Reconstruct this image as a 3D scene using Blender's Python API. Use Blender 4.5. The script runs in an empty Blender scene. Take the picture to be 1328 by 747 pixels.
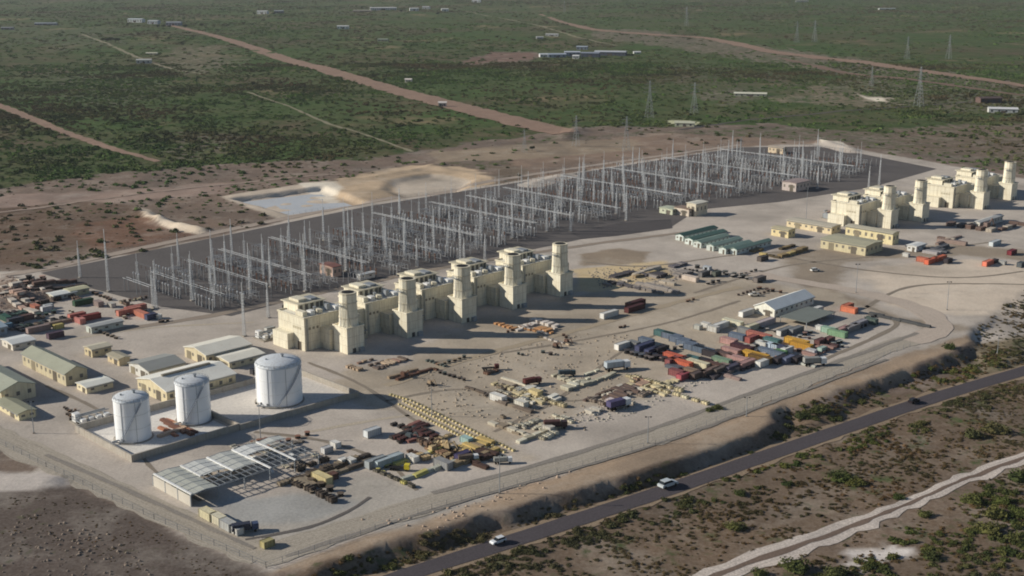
import bpy, math, random
import numpy as np
random.seed(7); RS=np.random.RandomState(5)
sc=bpy.context.scene; COL=sc.collection
# ------------------------------------------------------------------ camera model
DROP=4.3;F=1650.;CX=664.;CY=373.5;YH=-60.;CAMH=190.
TH=math.atan((CY-YH)/F); CT,ST=math.cos(TH),math.sin(TH)
def G(px,py,z=0.):
    """survey helper: ground point (x,y) at height z for a photo pixel"""
    a=(px-CX)/F; b=(py-CY)/F
    d=(a, CT-b*ST, -ST-b*CT); t=(z-CAMH)/d[2]
    return (d[0]*t, d[1]*t)
def PJ(x,y,z=0.):
    dz=z-CAMH; Z=y*CT-dz*ST; Y=-(y*ST+dz*CT)
    return CX+F*x/Z, CY+F*Y/Z
Q=math.sqrt(.5); U=(Q,Q); V=(Q,-Q)
O=(-78.9,597.1)                      # foot of the first exhaust stack
def W(u,v): return (O[0]+u*U[0]+v*V[0], O[1]+u*U[1]+v*V[1])
def UV(x,y): return ((x-O[0])*U[0]+(y-O[1])*U[1], (x-O[0])*V[0]+(y-O[1])*V[1])
def ext(p,d,tx):
    """distance from ground point p along d until it shows at column tx"""
    lo,hi=0.,400.
    s=1 if PJ(p[0]+d[0],p[1]+d[1])[0]>PJ(*p)[0] else -1
    for _ in range(40):
        m=(lo+hi)/2; x=PJ(p[0]+d[0]*m,p[1]+d[1]*m)[0]
        if (tx-x)*s>0: lo=m
        else: hi=m
    return lo
def hgt(p,ty,z0=0):
    lo,hi=0.,120.
    for _ in range(40):
        m=(lo+hi)/2
        if PJ(p[0],p[1],z0+m)[1]>ty: lo=m
        else: hi=m
    return lo
# ------------------------------------------------------------------ helpers
def lin(c):
    return tuple((x/255/12.92 if x/255<=.04045 else ((x/255+.055)/1.055)**2.4) for x in c)
def vnoise(x,y,s,seed=0):
    x=np.asarray(x,float)/s; y=np.asarray(y,float)/s
    xi=np.floor(x).astype(np.int64); yi=np.floor(y).astype(np.int64); fx=x-xi; fy=y-yi
    fx=fx*fx*(3-2*fx); fy=fy*fy*(3-2*fy)
    def h(a,b):
        n=(a*374761393+b*668265263+seed*974634777)&0x7fffffff
        n=((n^(n>>13))*1274126177)&0x7fffffff
        return ((n^(n>>16))&0xffff)/65535.
    return (h(xi,yi)*(1-fx)+h(xi+1,yi)*fx)*(1-fy)+(h(xi,yi+1)*(1-fx)+h(xi+1,yi+1)*fx)*fy
def fbm(x,y,s,seed=0,o=3):
    r=0;a=.5
    for i in range(o): r=r+a*vnoise(x,y,s/2**i,seed+i*7); a*=.5
    return r/(1-.5**o)
def sdist(x,y,poly):
    """signed distance to polygon (positive inside)"""
    x=np.asarray(x,float);y=np.asarray(y,float)
    d=np.full(x.shape,1e18); ins=np.zeros(x.shape,bool); n=len(poly)
    for i in range(n):
        x0,y0=poly[i]; x1,y1=poly[(i+1)%n]; ex,ey=x1-x0,y1-y0
        t=np.clip(((x-x0)*ex+(y-y0)*ey)/(ex*ex+ey*ey+1e-9),0,1)
        d=np.minimum(d,(x-x0-t*ex)**2+(y-y0-t*ey)**2)
        if y1!=y0:
            c=((y0>y)!=(y1>y))&(x<(x1-x0)*(y-y0)/(y1-y0)+x0)
            ins^=c
    d=np.sqrt(d); return np.where(ins,d,-d)
def sstep(t): t=np.clip(t,0,1); return t*t*(3-2*t)

# ------------------------------------------------------------------ materials
def nt(name):
    m=bpy.data.materials.new(name); m.use_nodes=True; t=m.node_tree; t.nodes.clear()
    o=t.nodes.new('ShaderNodeOutputMaterial'); b=t.nodes.new('ShaderNodeBsdfPrincipled')
    t.links.new(b.outputs[0],o.inputs[0]); b.inputs['Specular IOR Level'].default_value=.25
    return m,t,b
def noise(t,scale,detail=3,rough=.6,vec=None,lo=.3,hi=.7):
    n=t.nodes.new('ShaderNodeTexNoise'); n.inputs['Scale'].default_value=scale
    n.inputs['Detail'].default_value=detail; n.inputs['Roughness'].default_value=rough
    if vec is not None: t.links.new(vec,n.inputs['Vector'])
    r=t.nodes.new('ShaderNodeMapRange'); r.inputs['From Min'].default_value=lo; r.inputs['From Max'].default_value=hi
    t.links.new(n.outputs['Fac'],r.inputs['Value']); return r.outputs['Result']
def mixc(t,f,a,b,mode='MIX'):
    m=t.nodes.new('ShaderNodeMix'); m.data_type='RGBA'; m.blend_type=mode
    for s,v in ((0,f),(6,a),(7,b)):
        if hasattr(v,'is_linked'): t.links.new(v,m.inputs[s])
        else: m.inputs[s].default_value=v if s==0 else (*v,1)[:4]
    return m.outputs[2]
def geo(t,scale=(1,1,1),rot=0):
    g=t.nodes.new('ShaderNodeNewGeometry'); m=t.nodes.new('ShaderNodeMapping')
    m.inputs['Scale'].default_value=scale; m.inputs['Rotation'].default_value=(0,0,rot)
    t.links.new(g.outputs['Position'],m.inputs[0]); return m.outputs[0]
_mc={}
def paint(rgb,rough=.6,var=.25,metal=0.,scale=.35,streak=True):
    k=(tuple(rgb),rough,var,metal)
    if k in _mc: return _mc[k]
    m,t,b=nt('paint'); c=lin(rgb); p=geo(t)
    f=noise(t,scale,4,.6,p); d=tuple(x*(1-var) for x in c); l=tuple(min(1,x*(1+var*.25)) for x in c)
    col=mixc(t,f,d,l)
    if streak:
        f2=noise(t,1,3,.6,geo(t,(1.3,1.3,.12)),.45,.8)
        col=mixc(t,f2,col,tuple(x*y for x,y in zip(c,(.72,.66,.6))))
        # every copied object differs a little
        oi=t.nodes.new('ShaderNodeObjectInfo'); h=t.nodes.new('ShaderNodeMapRange'); t.links.new(oi.outputs['Random'],h.inputs['Value'])
        h.inputs['To Min'].default_value=.88; h.inputs['To Max'].default_value=1.06
        hs=t.nodes.new('ShaderNodeHueSaturation'); t.links.new(h.outputs[0],hs.inputs['Value']); t.links.new(col,hs.inputs['Color']); col=hs.outputs[0]
    t.links.new(col,b.inputs['Base Color']); b.inputs['Roughness'].default_value=rough; b.inputs['Metallic'].default_value=metal
    _mc[k]=m; return m
def corrugated(rgb,dirn='u',pitch=1.2,var=.12):
    k=('corr',tuple(rgb),dirn)
    if k in _mc: return _mc[k]
    m,t,b=nt('corrugated_sheet'); c=lin(rgb)
    w=t.nodes.new('ShaderNodeTexWave'); w.inputs['Scale'].default_value=.9; w.inputs['Distortion'].default_value=0
    t.links.new(geo(t,(1,1,1),-math.radians(45) if dirn=='u' else math.radians(45)),w.inputs[0])
    f=noise(t,.15,4,.6,geo(t))
    col=mixc(t,f,tuple(x*(1-var) for x in c),c)
    col=mixc(t,noise(t,.6,4,.7,geo(t),.55,.85),col,tuple(x*y for x,y in zip(c,(.7,.62,.55))))
    mm=t.nodes.new('ShaderNodeMath'); mm.operation='MULTIPLY'; t.links.new(w.outputs['Fac'],mm.inputs[0]); mm.inputs[1].default_value=.12
    col=mixc(t,mm.outputs[0],col,(0.02,0.02,0.02))
    t.links.new(col,b.inputs['Base Color']); b.inputs['Roughness'].default_value=.5; _mc[k]=m; return m
def glassm():
    if 'glass' in _mc: return _mc['glass']
    m,t,b=nt('dark_glass'); b.inputs['Base Color'].default_value=(.02,.025,.03,1); b.inputs['Roughness'].default_value=.12; _mc['glass']=m; return m
STEEL=paint((176,180,184),.45,.15,.3,streak=False)
GALV=paint((158,162,166),.5,.2,.2,streak=False)
DARK=paint((38,36,36),.7,.2)
RUBBER=paint((26,26,27),.9,.1,streak=False)
def cladding(rgb):
    m=paint(rgb,.65,.07).copy(); t=m.node_tree; b=[n for n in t.nodes if n.type=='BSDF_PRINCIPLED'][0]; src=b.inputs['Base Color'].links[0].from_socket
    tc=t.nodes.new('ShaderNodeTexCoord'); sp=t.nodes.new('ShaderNodeSeparateXYZ'); t.links.new(tc.outputs['Object'],sp.inputs[0]); ad=t.nodes.new('ShaderNodeMath'); t.links.new(sp.outputs[0],ad.inputs[0]); t.links.new(sp.outputs[1],ad.inputs[1])
    cb=t.nodes.new('ShaderNodeCombineXYZ'); t.links.new(ad.outputs[0],cb.inputs[0]); t.links.new(sp.outputs[2],cb.inputs[1])
    br=t.nodes.new('ShaderNodeTexBrick'); br.offset=0; br.inputs['Scale'].default_value=1; br.inputs['Brick Width'].default_value=3.1; br.inputs['Row Height'].default_value=4.2; br.inputs['Mortar Size'].default_value=.09; br.inputs['Color1'].default_value=(1,1,1,1); br.inputs['Color2'].default_value=(.94,.93,.92,1); br.inputs['Mortar'].default_value=(.66,.64,.6,1)
    t.links.new(cb.outputs[0],br.inputs['Vector']); t.links.new(mixc(t,.9,src,br.outputs[0],'MULTIPLY'),b.inputs['Base Color']); return m
CREAM=paint((240,233,212),.65,.06)
CREAM2=paint((230,221,197),.65,.08); CREAM=cladding((242,234,211)); CREAM2=cladding((232,222,197))
WHITE=paint((240,240,238),.5,.05)
CONC=paint((168,160,148),.9,.2)

# ------------------------------------------------------------------ mesh builder
class MB:
    def __init__(s): s.v=[]; s.f=[]
    def add(s,vs,fs):
        n=len(s.v); s.v+=vs; s.f+=[tuple(i+n for i in f) for f in fs]; return s
    def box(s,c,d,rz=0,taper=1.):
        x,y,z=d[0]/2,d[1]/2,d[2]/2; cr,sr=math.cos(rz),math.sin(rz); vs=[]
        for k,zz in ((1,-z),(taper,z)):
            for a,b in ((-x,-y),(x,-y),(x,y),(-x,y)):
                a*=k;b*=k; vs.append((c[0]+a*cr-b*sr,c[1]+a*sr+b*cr,c[2]+zz))
        return s.add(vs,[(0,3,2,1),(4,5,6,7),(0,1,5,4),(1,2,6,5),(2,3,7,6),(3,0,4,7)])
    def bx(s,x0,x1,y0,y1,z0,z1): return s.box(((x0+x1)/2,(y0+y1)/2,(z0+z1)/2),(x1-x0,y1-y0,z1-z0))
    def lathe(s,c,prof,n=24,a0=0):
        vs=[];fs=[]
        for r,z in prof:
            for i in range(n):
                a=a0+2*math.pi*i/n; vs.append((c[0]+r*math.cos(a),c[1]+r*math.sin(a),c[2]+z))
        for j in range(len(prof)-1):
            for i in range(n):
                k=(i+1)%n; fs.append((j*n+i,j*n+k,(j+1)*n+k,(j+1)*n+i))
        fs.append(tuple(range(n))[::-1]); fs.append(tuple((len(prof)-1)*n+i for i in range(n)))
        return s.add(vs,fs)
    def bar(s,a,b,w=.15):
        a=np.array(a,float);b=np.array(b,float);d=b-a;l=np.linalg.norm(d)
        if l<1e-6: return s
        d/=l; up=np.array((0,0,1.)) if abs(d[2])<.9 else np.array((1.,0,0)); x=np.cross(d,up);x/=np.linalg.norm(x);y=np.cross(d,x)
        vs=[tuple(p+x*i*w/2+y*j*w/2) for p in (a,b) for i,j in ((-1,-1),(1,-1),(1,1),(-1,1))]
        return s.add(vs,[(0,1,2,3),(7,6,5,4),(0,4,5,1),(1,5,6,2),(2,6,7,3),(3,7,4,0)])
    def gable(s,x0,x1,y0,y1,z,rise,axis='x',over=.5,th=.35):
        """roof slab pair, ridge along axis"""
        def T(p): return p if axis=='x' else (p[1],p[0],p[2])
        if axis!='x': x0,x1,y0,y1=y0,y1,x0,x1
        x0-=over;x1+=over; ym=(y0+y1)/2; dz=rise*over/((y1-y0)/2); y0-=over;y1+=over
        vs=[];
        for x in (x0,x1):
            for y,zz in ((y0,z-dz),(ym,z+rise),(y1,z-dz)): vs+= [T((x,y,zz)),T((x,y,zz+th))]
        fs=[(1,3,9,7),(3,5,11,9),(0,6,8,2),(2,8,10,4),(0,2,3,1),(2,4,5,3),(6,7,9,8),(8,9,11,10),(0,1,7,6),(4,10,11,5)]
        return s.add(vs,fs)
    def wallgable(s,x0,x1,y0,y1,z0,z1,rise,axis='x'):
        def T(p): return p if axis=='x' else (p[1],p[0],p[2])
        if axis!='x': x0,x1,y0,y1=y0,y1,x0,x1
        ym=(y0+y1)/2; vs=[]
        for x in (x0,x1):
            vs+=[T((x,y0,z0)),T((x,y1,z0)),T((x,y1,z1)),T((x,ym,z1+rise-.03)),T((x,y0,z1))]
        return s.add(vs,[(0,4,3,2,1),(5,6,7,8,9),(0,5,9,4),(1,2,7,6),(4,9,8,3),(2,3,8,7)])
    def obj(s,name,mat,parent=None,loc=None,rz=0,smooth=False):
        me=bpy.data.meshes.new(name); me.from_pydata([tuple(map(float,v)) for v in s.v],[],s.f); me.update()
        if mat: me.materials.append(mat)
        if smooth:
            for p in me.polygons: p.use_smooth=True
        o=bpy.data.objects.new(name,me); COL.objects.link(o)
        if parent: o.parent=parent
        if loc: o.location=loc
        o.rotation_euler[2]=rz
        return o
def tag(o,label=None,cat=None,group=None,kind=None):
    if label: o['label']=label
    if cat: o['category']=cat
    if group: o['group']=group
    if kind: o['kind']=kind
    return o
def thing(name,label,cat,loc,rz=0,group=None):
    o=bpy.data.objects.new(name,None); COL.objects.link(o); o.location=(loc[0],loc[1],loc[2] if len(loc)>2 else 0)
    o.rotation_euler[2]=rz; o.empty_display_size=1; return tag(o,label,cat,group)
def dup(root,loc,rz=0,scale=None,label=None,group=None,kids=True):
    r=root.copy(); COL.objects.link(r); r.location=(loc[0],loc[1],loc[2] if len(loc)>2 else 0); r.rotation_euler[2]=rz
    if scale: r.scale=scale
    if label: r['label']=label
    if group: r['group']=group
    if kids:
        for ch in list(root.children):
            c=ch.copy(); COL.objects.link(c); c.parent=r
            for g in ch.children:
                d=g.copy(); COL.objects.link(d); d.parent=c
    return r
RU=math.radians(45)   # local x = along the rows

# ------------------------------------------------------------------ terrain shape
def PX(l,z=0): return [G(a,b,z) for a,b in l]
SCARP=PX([(330,812),(385,757),(440,724),(560,688),(700,650),(820,616),(930,584),(985,562),(1004,545),(1001,532),(1060,514),(1150,489),(1215,467),(1252,449),(1262,438),(1262,425)])+[W(420,170),W(700,240),W(700,900),W(-500,900),W(-500,300)]
POND=PX([(296,257),(420,241),(482,263),(376,279)])
ROUND=PX([(500,232),(560,222),(622,232),(600,250),(520,258),(488,246)])
def height(x,y):
    x=np.asarray(x,float);y=np.asarray(y,float)
    n=fbm(x,y,60,3); n2=vnoise(x,y,9,11)
    d=sdist(x+6*(vnoise(x,y,25,5)-.5),y+6*(vnoise(x,y,25,6)-.5),SCARP)
    px,py=PJ(x,y); gap=np.exp(-((px-1070)/32.)**2)+np.clip((px-1265)/40,0,1)+np.clip((420-px)/60,0,1)
    wid=4.5+26*np.clip(gap,0,1)
    d=d+3.2*(vnoise(x,y,6,8)-.5)+5*(fbm(x,y,17,9)-.5); z=-DROP*np.clip(d/wid,0,1)**.8
    z=z+np.where(d>14,(n-.5)*1.6+(n2-.5)*.35,0)
    u,v=UV(x,y)
    # outside the platform: low natural relief
    out=np.maximum.reduce([-190-u,-300-v,np.zeros_like(u)])
    z=z+sstep(out/40)*((n-.5)*2.4+(n2-.5)*.5)
    rl=np.full(x.shape,1e9)
    RP=[G(a,b,-DROP+.1) for a,b in ((380,803),(500,755),(700,690),(870,634),(1000,589),(1200,520),(1328,481),(1600,400))]
    for (x0,y0),(x1,y1) in zip(RP,RP[1:]):
        ex,ey=x1-x0,y1-y0; t=np.clip(((x-x0)*ex+(y-y0)*ey)/(ex*ex+ey*ey),0,1); rl=np.minimum(rl,np.hypot(x-x0-t*ex,y-y0-t*ey))
    kr=1-sstep((rl-7)/5.); z=z*(1-kr)-DROP*kr
    far=sstep((np.hypot(x,y-300)-1300)/800); z=z+far*(fbm(x,y,420,21)-.5)*9
    z=z-3.4*sstep(sdist(x,y,POND)/6.)*1.0-3*sstep(sdist(x,y,ROUND)/14.)
    # earth banks
    def ridge(p0,p1,h,w):
        (x0,y0),(x1,y1)=p0,p1; ex,ey=x1-x0,y1-y0
        t=np.clip(((x-x0)*ex+(y-y0)*ey)/(ex*ex+ey*ey),0,1); dd=np.hypot(x-x0-t*ex,y-y0-t*ey)
        return h*np.exp(-(dd/w)**2)*(.7+.6*vnoise(x,y,8,31))
    for a,b,h,w in (((178,276),(205,288),3,6),((205,288),(262,300),2.5,5),((480,230),(560,216),1.2,7),((560,216),(640,232),1.1,7),((690,240),(730,228),1.5,7),((730,182),(748,168),3,10),((560,350),(860,600),0,1),
                    ((1065,184),(1105,196),3,7),((0,366),(55,372),4,9),((0,392),(60,384),4,8),((-20,624),(64,626),1.6,5),((-20,626),(-10,626),0,4)):
        if h: z=z+ridge(G(*a),G(*b),h,w)
    return z
def hz(x,y): return float(height(np.array([x]),np.array([y]))[0])

# zones: (pixel outline, colour, green amount, feather metres, edge wobble)
ZONES=[
 ([(-400,240),(-100,262),(130,225),(300,212),(480,205),(640,180),(760,165),(1000,160),(1130,175),(1328,195),(1700,240),(1700,340),(1200,400),(1700,420),(1700,900),(-400,900)],(126,104,90),.16,14,18),
 ([(560,215),(700,178),(1000,164),(1150,172),(1500,205),(1500,250),(1330,225),(1080,184),(960,182),(700,222)],(116,94,78),.36,10,16),
 ([(-300,262),(60,250),(250,240),(300,236),(300,250),(120,268),(-300,300)],(138,116,104),.02,10,12),
 ([(-300,285),(120,262),(180,270),(262,300),(190,318),(80,334),(0,345),(-300,390)],(104,76,56),.15,5,8),
 ([(90,290),(180,282),(262,301),(215,313),(110,325)],(118,78,54),.125,5,8),
 ([(180,268),(290,250),(350,280),(300,300),(262,298)],(130,106,90),.13,5,5),
 ([(176,271),(192,272),(212,286),(268,297),(262,305),(225,300),(190,285)],(206,188,166),0,2,3),
 ([(286,255),(425,234),(500,262),(379,291)],(184,168,150),0,3,3),
 ([(385,238),(440,236),(490,262),(450,272)],(214,202,184),0,3,3),
 ([(440,232),(520,216),(600,216),(650,232),(600,258),(500,266),(440,262)],(182,158,130),0,7,12),
 ([(505,232),(560,224),(612,232),(590,248),(520,252)],(176,162,146),0,4,4),
 ([(640,215),(700,205),(760,205),(760,225),(690,240),(640,240)],(112,92,72),.15,7,10),
 ([(640,196),(860,172),(1080,186),(980,196),(800,222),(700,230)],(122,100,84),.08,8,12),
 ([(560,196),(700,186),(830,180),(830,195),(700,205),(560,212)],(136,118,98),.1,8,12),
 ([(1000,186),(1100,192),(1200,212),(1330,235),(1500,262),(1500,285),(1200,226),(1060,198)],(146,128,112),.02,8,10),
 ([(1060,182),(1090,184),(1110,193),(1085,198),(1065,190)],(208,196,178),0,3,3),
 ([(650,66),(700,66),(700,80),(600,86),(590,80)],(120,84,70),.15,25,25),
 ([(1060,105),(1190,108),(1230,135),(1080,140),(1000,130)],(140,122,92),.4,25,45),
 ([(1110,120),(1160,124),(1150,131),(1118,130)],(206,194,174),0,8,10),
 ([(865,154),(915,157),(905,163),(862,162)],(180,180,140),.1,8,8),
 ([(1150,165),(1328,160),(1420,180),(1328,205),(1200,200)],(118,92,74),.35,12,25),
 ([(210,60),(290,58),(330,85),(250,100),(200,85)],(128,110,84),.45,40,60),
 ([(60,85),(150,95),(250,110),(200,140),(80,140),(20,110)],(96,82,72),.6,40,70),
 ([(230,170),(330,175),(300,205),(215,205)],(100,84,66),.5,20,35),
 ([(760,36),(860,40),(1000,62),(1100,76),(1220,92),(1400,112),(1400,136),(1250,122),(1130,108),(1040,92),(960,76),(860,62),(760,50)],(128,108,92),.42,30,70),
 ([(880,74),(960,84),(1050,104),(1000,132),(900,128),(860,100)],(104,98,76),.62,40,80),
 ([(1100,92),(1328,118),(1450,130),(1450,150),(1328,150),(1200,140),(1080,118)],(122,110,88),.5,35,80),
 ([(905,120),(960,116),(985,130),(930,140)],(120,104,84),.45,15,30),
 ([(400,0),(760,-6),(760,14),(560,26),(400,20)],(112,110,92),.72,60,140),
 ([(0,30),(160,36),(200,60),(60,66),(0,56)],(92,86,84),.6,60,140),
 # works platform
 ([(-300,395),(0,352),(60,352),(490,262),(960,190),(1070,186),(1330,232),(1700,300),(1700,380),(1262,440),(1140,470),(985,520),(850,585),(560,668),(345,746),(150,650),(0,583),(-300,440)],(171,160,149),0,5,5),
 ([(-300,560),(0,583),(90,627),(150,655),(345,747),(300,900),(-500,900)],(84,69,63),.13,3,3),
 ([(-80,604),(0,612),(60,610),(90,622),(95,632),(0,636),(-80,640)],(176,166,158),0,3,3),
 ([(0,585),(60,603),(50,612),(0,612)],(104,88,76),0,3,3),
 ([(372,758),(430,728),(560,691),(700,653),(820,620),(985,566),(1030,530),(1140,505),(1262,470),(1420,420),(1700,380),(1700,900),(372,900)],(114,88,64),.24,6,9),
 ([(1262,440),(1330,425),(1500,400),(1500,440),(1262,478)],(150,132,98),.25,6,6),
 ([(345,746),(560,668),(850,585),(985,520),(1140,470),(1250,432),(1262,440),(1150,490),(1010,528),(985,560),(820,615),(560,685),(400,742)],(148,127,106),.03,3,5),
 ([(560,668),(700,622),(985,530),(1140,480),(1250,438),(1254,446),(1150,484),(985,540),(820,596),(700,634),(560,680)],(156,133,110),.03,3,4),
 ([(750,330),(800,322),(850,328),(830,342),(760,344)],(134,118,100),0,4,6),
 ([(740,350),(860,338),(870,360),(780,378),(742,378)],(188,166,128),0,6,10),
 ([(1000,322),(1120,322),(1260,318),(1400,330),(1400,350),(1250,330),(1110,340),(1085,372),(1140,402),(1250,424),(1200,430),(1120,402),(1040,372)],(136,122,106),0,10,14),
 ([(1116,352),(1250,336),(1350,346),(1360,400),(1250,413),(1150,396)],(192,176,158),0,8,12),
 ([(0,370),(70,366),(90,384),(60,400),(0,402)],(122,104,92),0,6,12),
 ([(180,625),(320,660),(480,620),(640,640),(560,668),(345,735)],(160,152,142),0,8,8),
 ([(275,655),(330,645),(430,640),(480,650),(400,680),(300,685)],(152,150,146),0,6,6),
 ([(1090,700),(1165,700),(1160,712),(1110,722),(1075,722)],(214,204,196),.06,4,14),
 ([(850,735),(1090,668),(1340,570),(1340,612),(1180,680),(1000,742),(940,790),(800,790)],(128,104,84),.2,6,14),
 ([(770,395),(960,372),(1100,392),(1000,400),(860,440),(760,440)],(178,166,142),0,12,20),
 ([(600,470),(780,455),(820,520),(700,575),(620,540)],(158,148,134),0,12,25),
 ([(385,500),(520,470),(640,400),(900,352),(1100,380),(850,500),(660,590)],(164,150,132),0,10,20),
]
def zonecol(x,y):
    # base: green bush country
    c0=np.array(lin((74,80,58))); col=np.tile(c0,(len(x),1)); veg=np.ones(len(x))
    wx=x+0*x; 
    n1=fbm(x,y,30,41)-.5; n2=fbm(x,y,30,51)-.5; m1=fbm(x,y,7,61)-.5; m2=fbm(x,y,7,71)-.5
    for pl,c,g,fe,wo in ZONES:
        w=sstep(sdist(x+wo*(n1+.5*m1)*1.6,y+wo*(n2+.5*m2)*1.6,PX(pl))/fe+.5)
        col=col*(1-w[:,None])+np.array(lin(c))*(1.64 if g<.12 else 1.18 if g<.3 else 1.1)*w[:,None]; veg=veg*(1-w)+g*w
    return col,veg

def axis_vals(a,b,st,lo,hi,gr=1.045):
    v=list(np.arange(a,b+.1,st)); s=st
    while v[-1]<hi: s=min(s*gr,260); v.append(v[-1]+s)
    s=st; w=[]; x=a
    while x>lo: s=min(s*gr,260); x-=s; w.append(x)
    return np.array(w[::-1]+v)
def ground_mat():
    m,t,b=nt('ground_soil_and_scrub'); 
    a=t.nodes.new('ShaderNodeVertexColor'); a.layer_name='zone'
    p=geo(t); 
    # greenery palette
    big=noise(t,.0055,3,.6,p,.35,.65); mid=noise(t,.03,4,.65,p,.35,.65); fine=noise(t,.22,3,.7,p,.3,.7); vf=noise(t,1.1,3,.7,p,.3,.7)
    g1=mixc(t,big,lin((88,112,62)),lin((112,114,78)))
    g1=mixc(t,noise(t,.0028,4,.6,p,.47,.62),g1,lin((122,104,86)))
    g2=mixc(t,mid,g1,lin((74,92,52)))
    g3=mixc(t,fine,mixc(t,.55,g2,(0.012,0.016,0.01)),g2)
    g3=mixc(t,noise(t,.0045,6,.66,p,.58,.69),g3,lin((134,118,92)))
    # soil
    s1=mixc(t,noise(t,.05,4,.6,p),mixc(t,.20,a.outputs[0],(.04,.035,.03)),a.outputs[0])
    s2=mixc(t,noise(t,.9,4,.7,p,.3,.75),mixc(t,.27,s1,(.03,.026,.022)),mixc(t,.12,s1,(.8,.74,.66)))
    vm=t.nodes.new('ShaderNodeMath'); vm.operation='MULTIPLY'; vm.use_clamp=True; t.links.new(a.outputs[1],vm.inputs[0]); vm.inputs[1].default_value=2.6
    rough_=mixc(t,noise(t,.35,5,.75,p,.3,.7),mixc(t,.62,s2,(.035,.028,.022)),mixc(t,.22,s2,(.6,.52,.42)))
    s2=mixc(t,vm.outputs[0],s2,rough_)
    # greenery clumps where the zone allows
    mm=t.nodes.new('ShaderNodeMath'); mm.operation='ADD'; t.links.new(a.outputs[1],mm.inputs[0]); 
    cl=noise(t,.09,5,.7,p,.25,.75); t.links.new(cl,mm.inputs[1])
    r=t.nodes.new('ShaderNodeMapRange'); r.inputs['From Min'].default_value=.84; r.inputs['From Max'].default_value=1.1; t.links.new(mm.outputs[0],r.inputs[0])
    s2=mixc(t,noise(t,.012,3,.6,p,.48,.66),s2,mixc(t,.34,s2,(.09,.08,.07)))
    s2=mixc(t,noise(t,.03,6,.75,p,.5,.72),s2,mixc(t,.2,s2,(.9,.82,.7)))
    s2=mixc(t,noise(t,.075,6,.75,p,.56,.74),s2,mixc(t,.26,s2,(.1,.085,.07)))
    t.links.new(mixc(t,r.outputs[0],s2,g3),b.inputs['Base Color']); b.inputs['Roughness'].default_value=1; b.inputs['Specular IOR Level'].default_value=.05
    bp=t.nodes.new('ShaderNodeBump'); bp.inputs['Strength'].default_value=.3; bp.inputs['Distance'].default_value=.25
    t.links.new(fine,bp.inputs['Height']); t.links.new(bp.outputs[0],b.inputs['Normal'])
    return m
def build_ground():
    xs=axis_vals(-440,620,2.6,-9500,9500); ys=axis_vals(250,1180,2.6,-1500,15000)
    X,Y=np.meshgrid(xs,ys); x=X.ravel(); y=Y.ravel(); z=height(x,y)
    nx,ny=len(xs),len(ys)
    i=np.arange((nx-1)*(ny-1)); r=i//(nx-1); c=i%(nx-1); a=r*nx+c
    faces=np.stack([a,a+1,a+nx+1,a+nx],1)
    me=bpy.data.meshes.new('ground'); me.vertices.add(len(x)); me.vertices.foreach_set('co',np.stack([x,y,z],1).ravel())
    me.loops.add(faces.size); me.loops.foreach_set('vertex_index',faces.ravel().astype(np.int32))
    me.polygons.add(len(faces)); me.polygons.foreach_set('loop_start',np.arange(0,faces.size,4,dtype=np.int32))
    me.polygons.foreach_set('use_smooth',np.ones(len(faces),bool)); me.update(); me.validate()
    col,veg=zonecol(x,y)
    at=me.color_attributes.new('zone','FLOAT_COLOR','POINT'); at.data.foreach_set('color',np.concatenate([col,veg[:,None]],1).astype(np.float32).ravel())
    me.materials.append(ground_mat()); o=bpy.data.objects.new('ground',me); COL.objects.link(o); tag(o,kind='structure')
build_ground()

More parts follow.
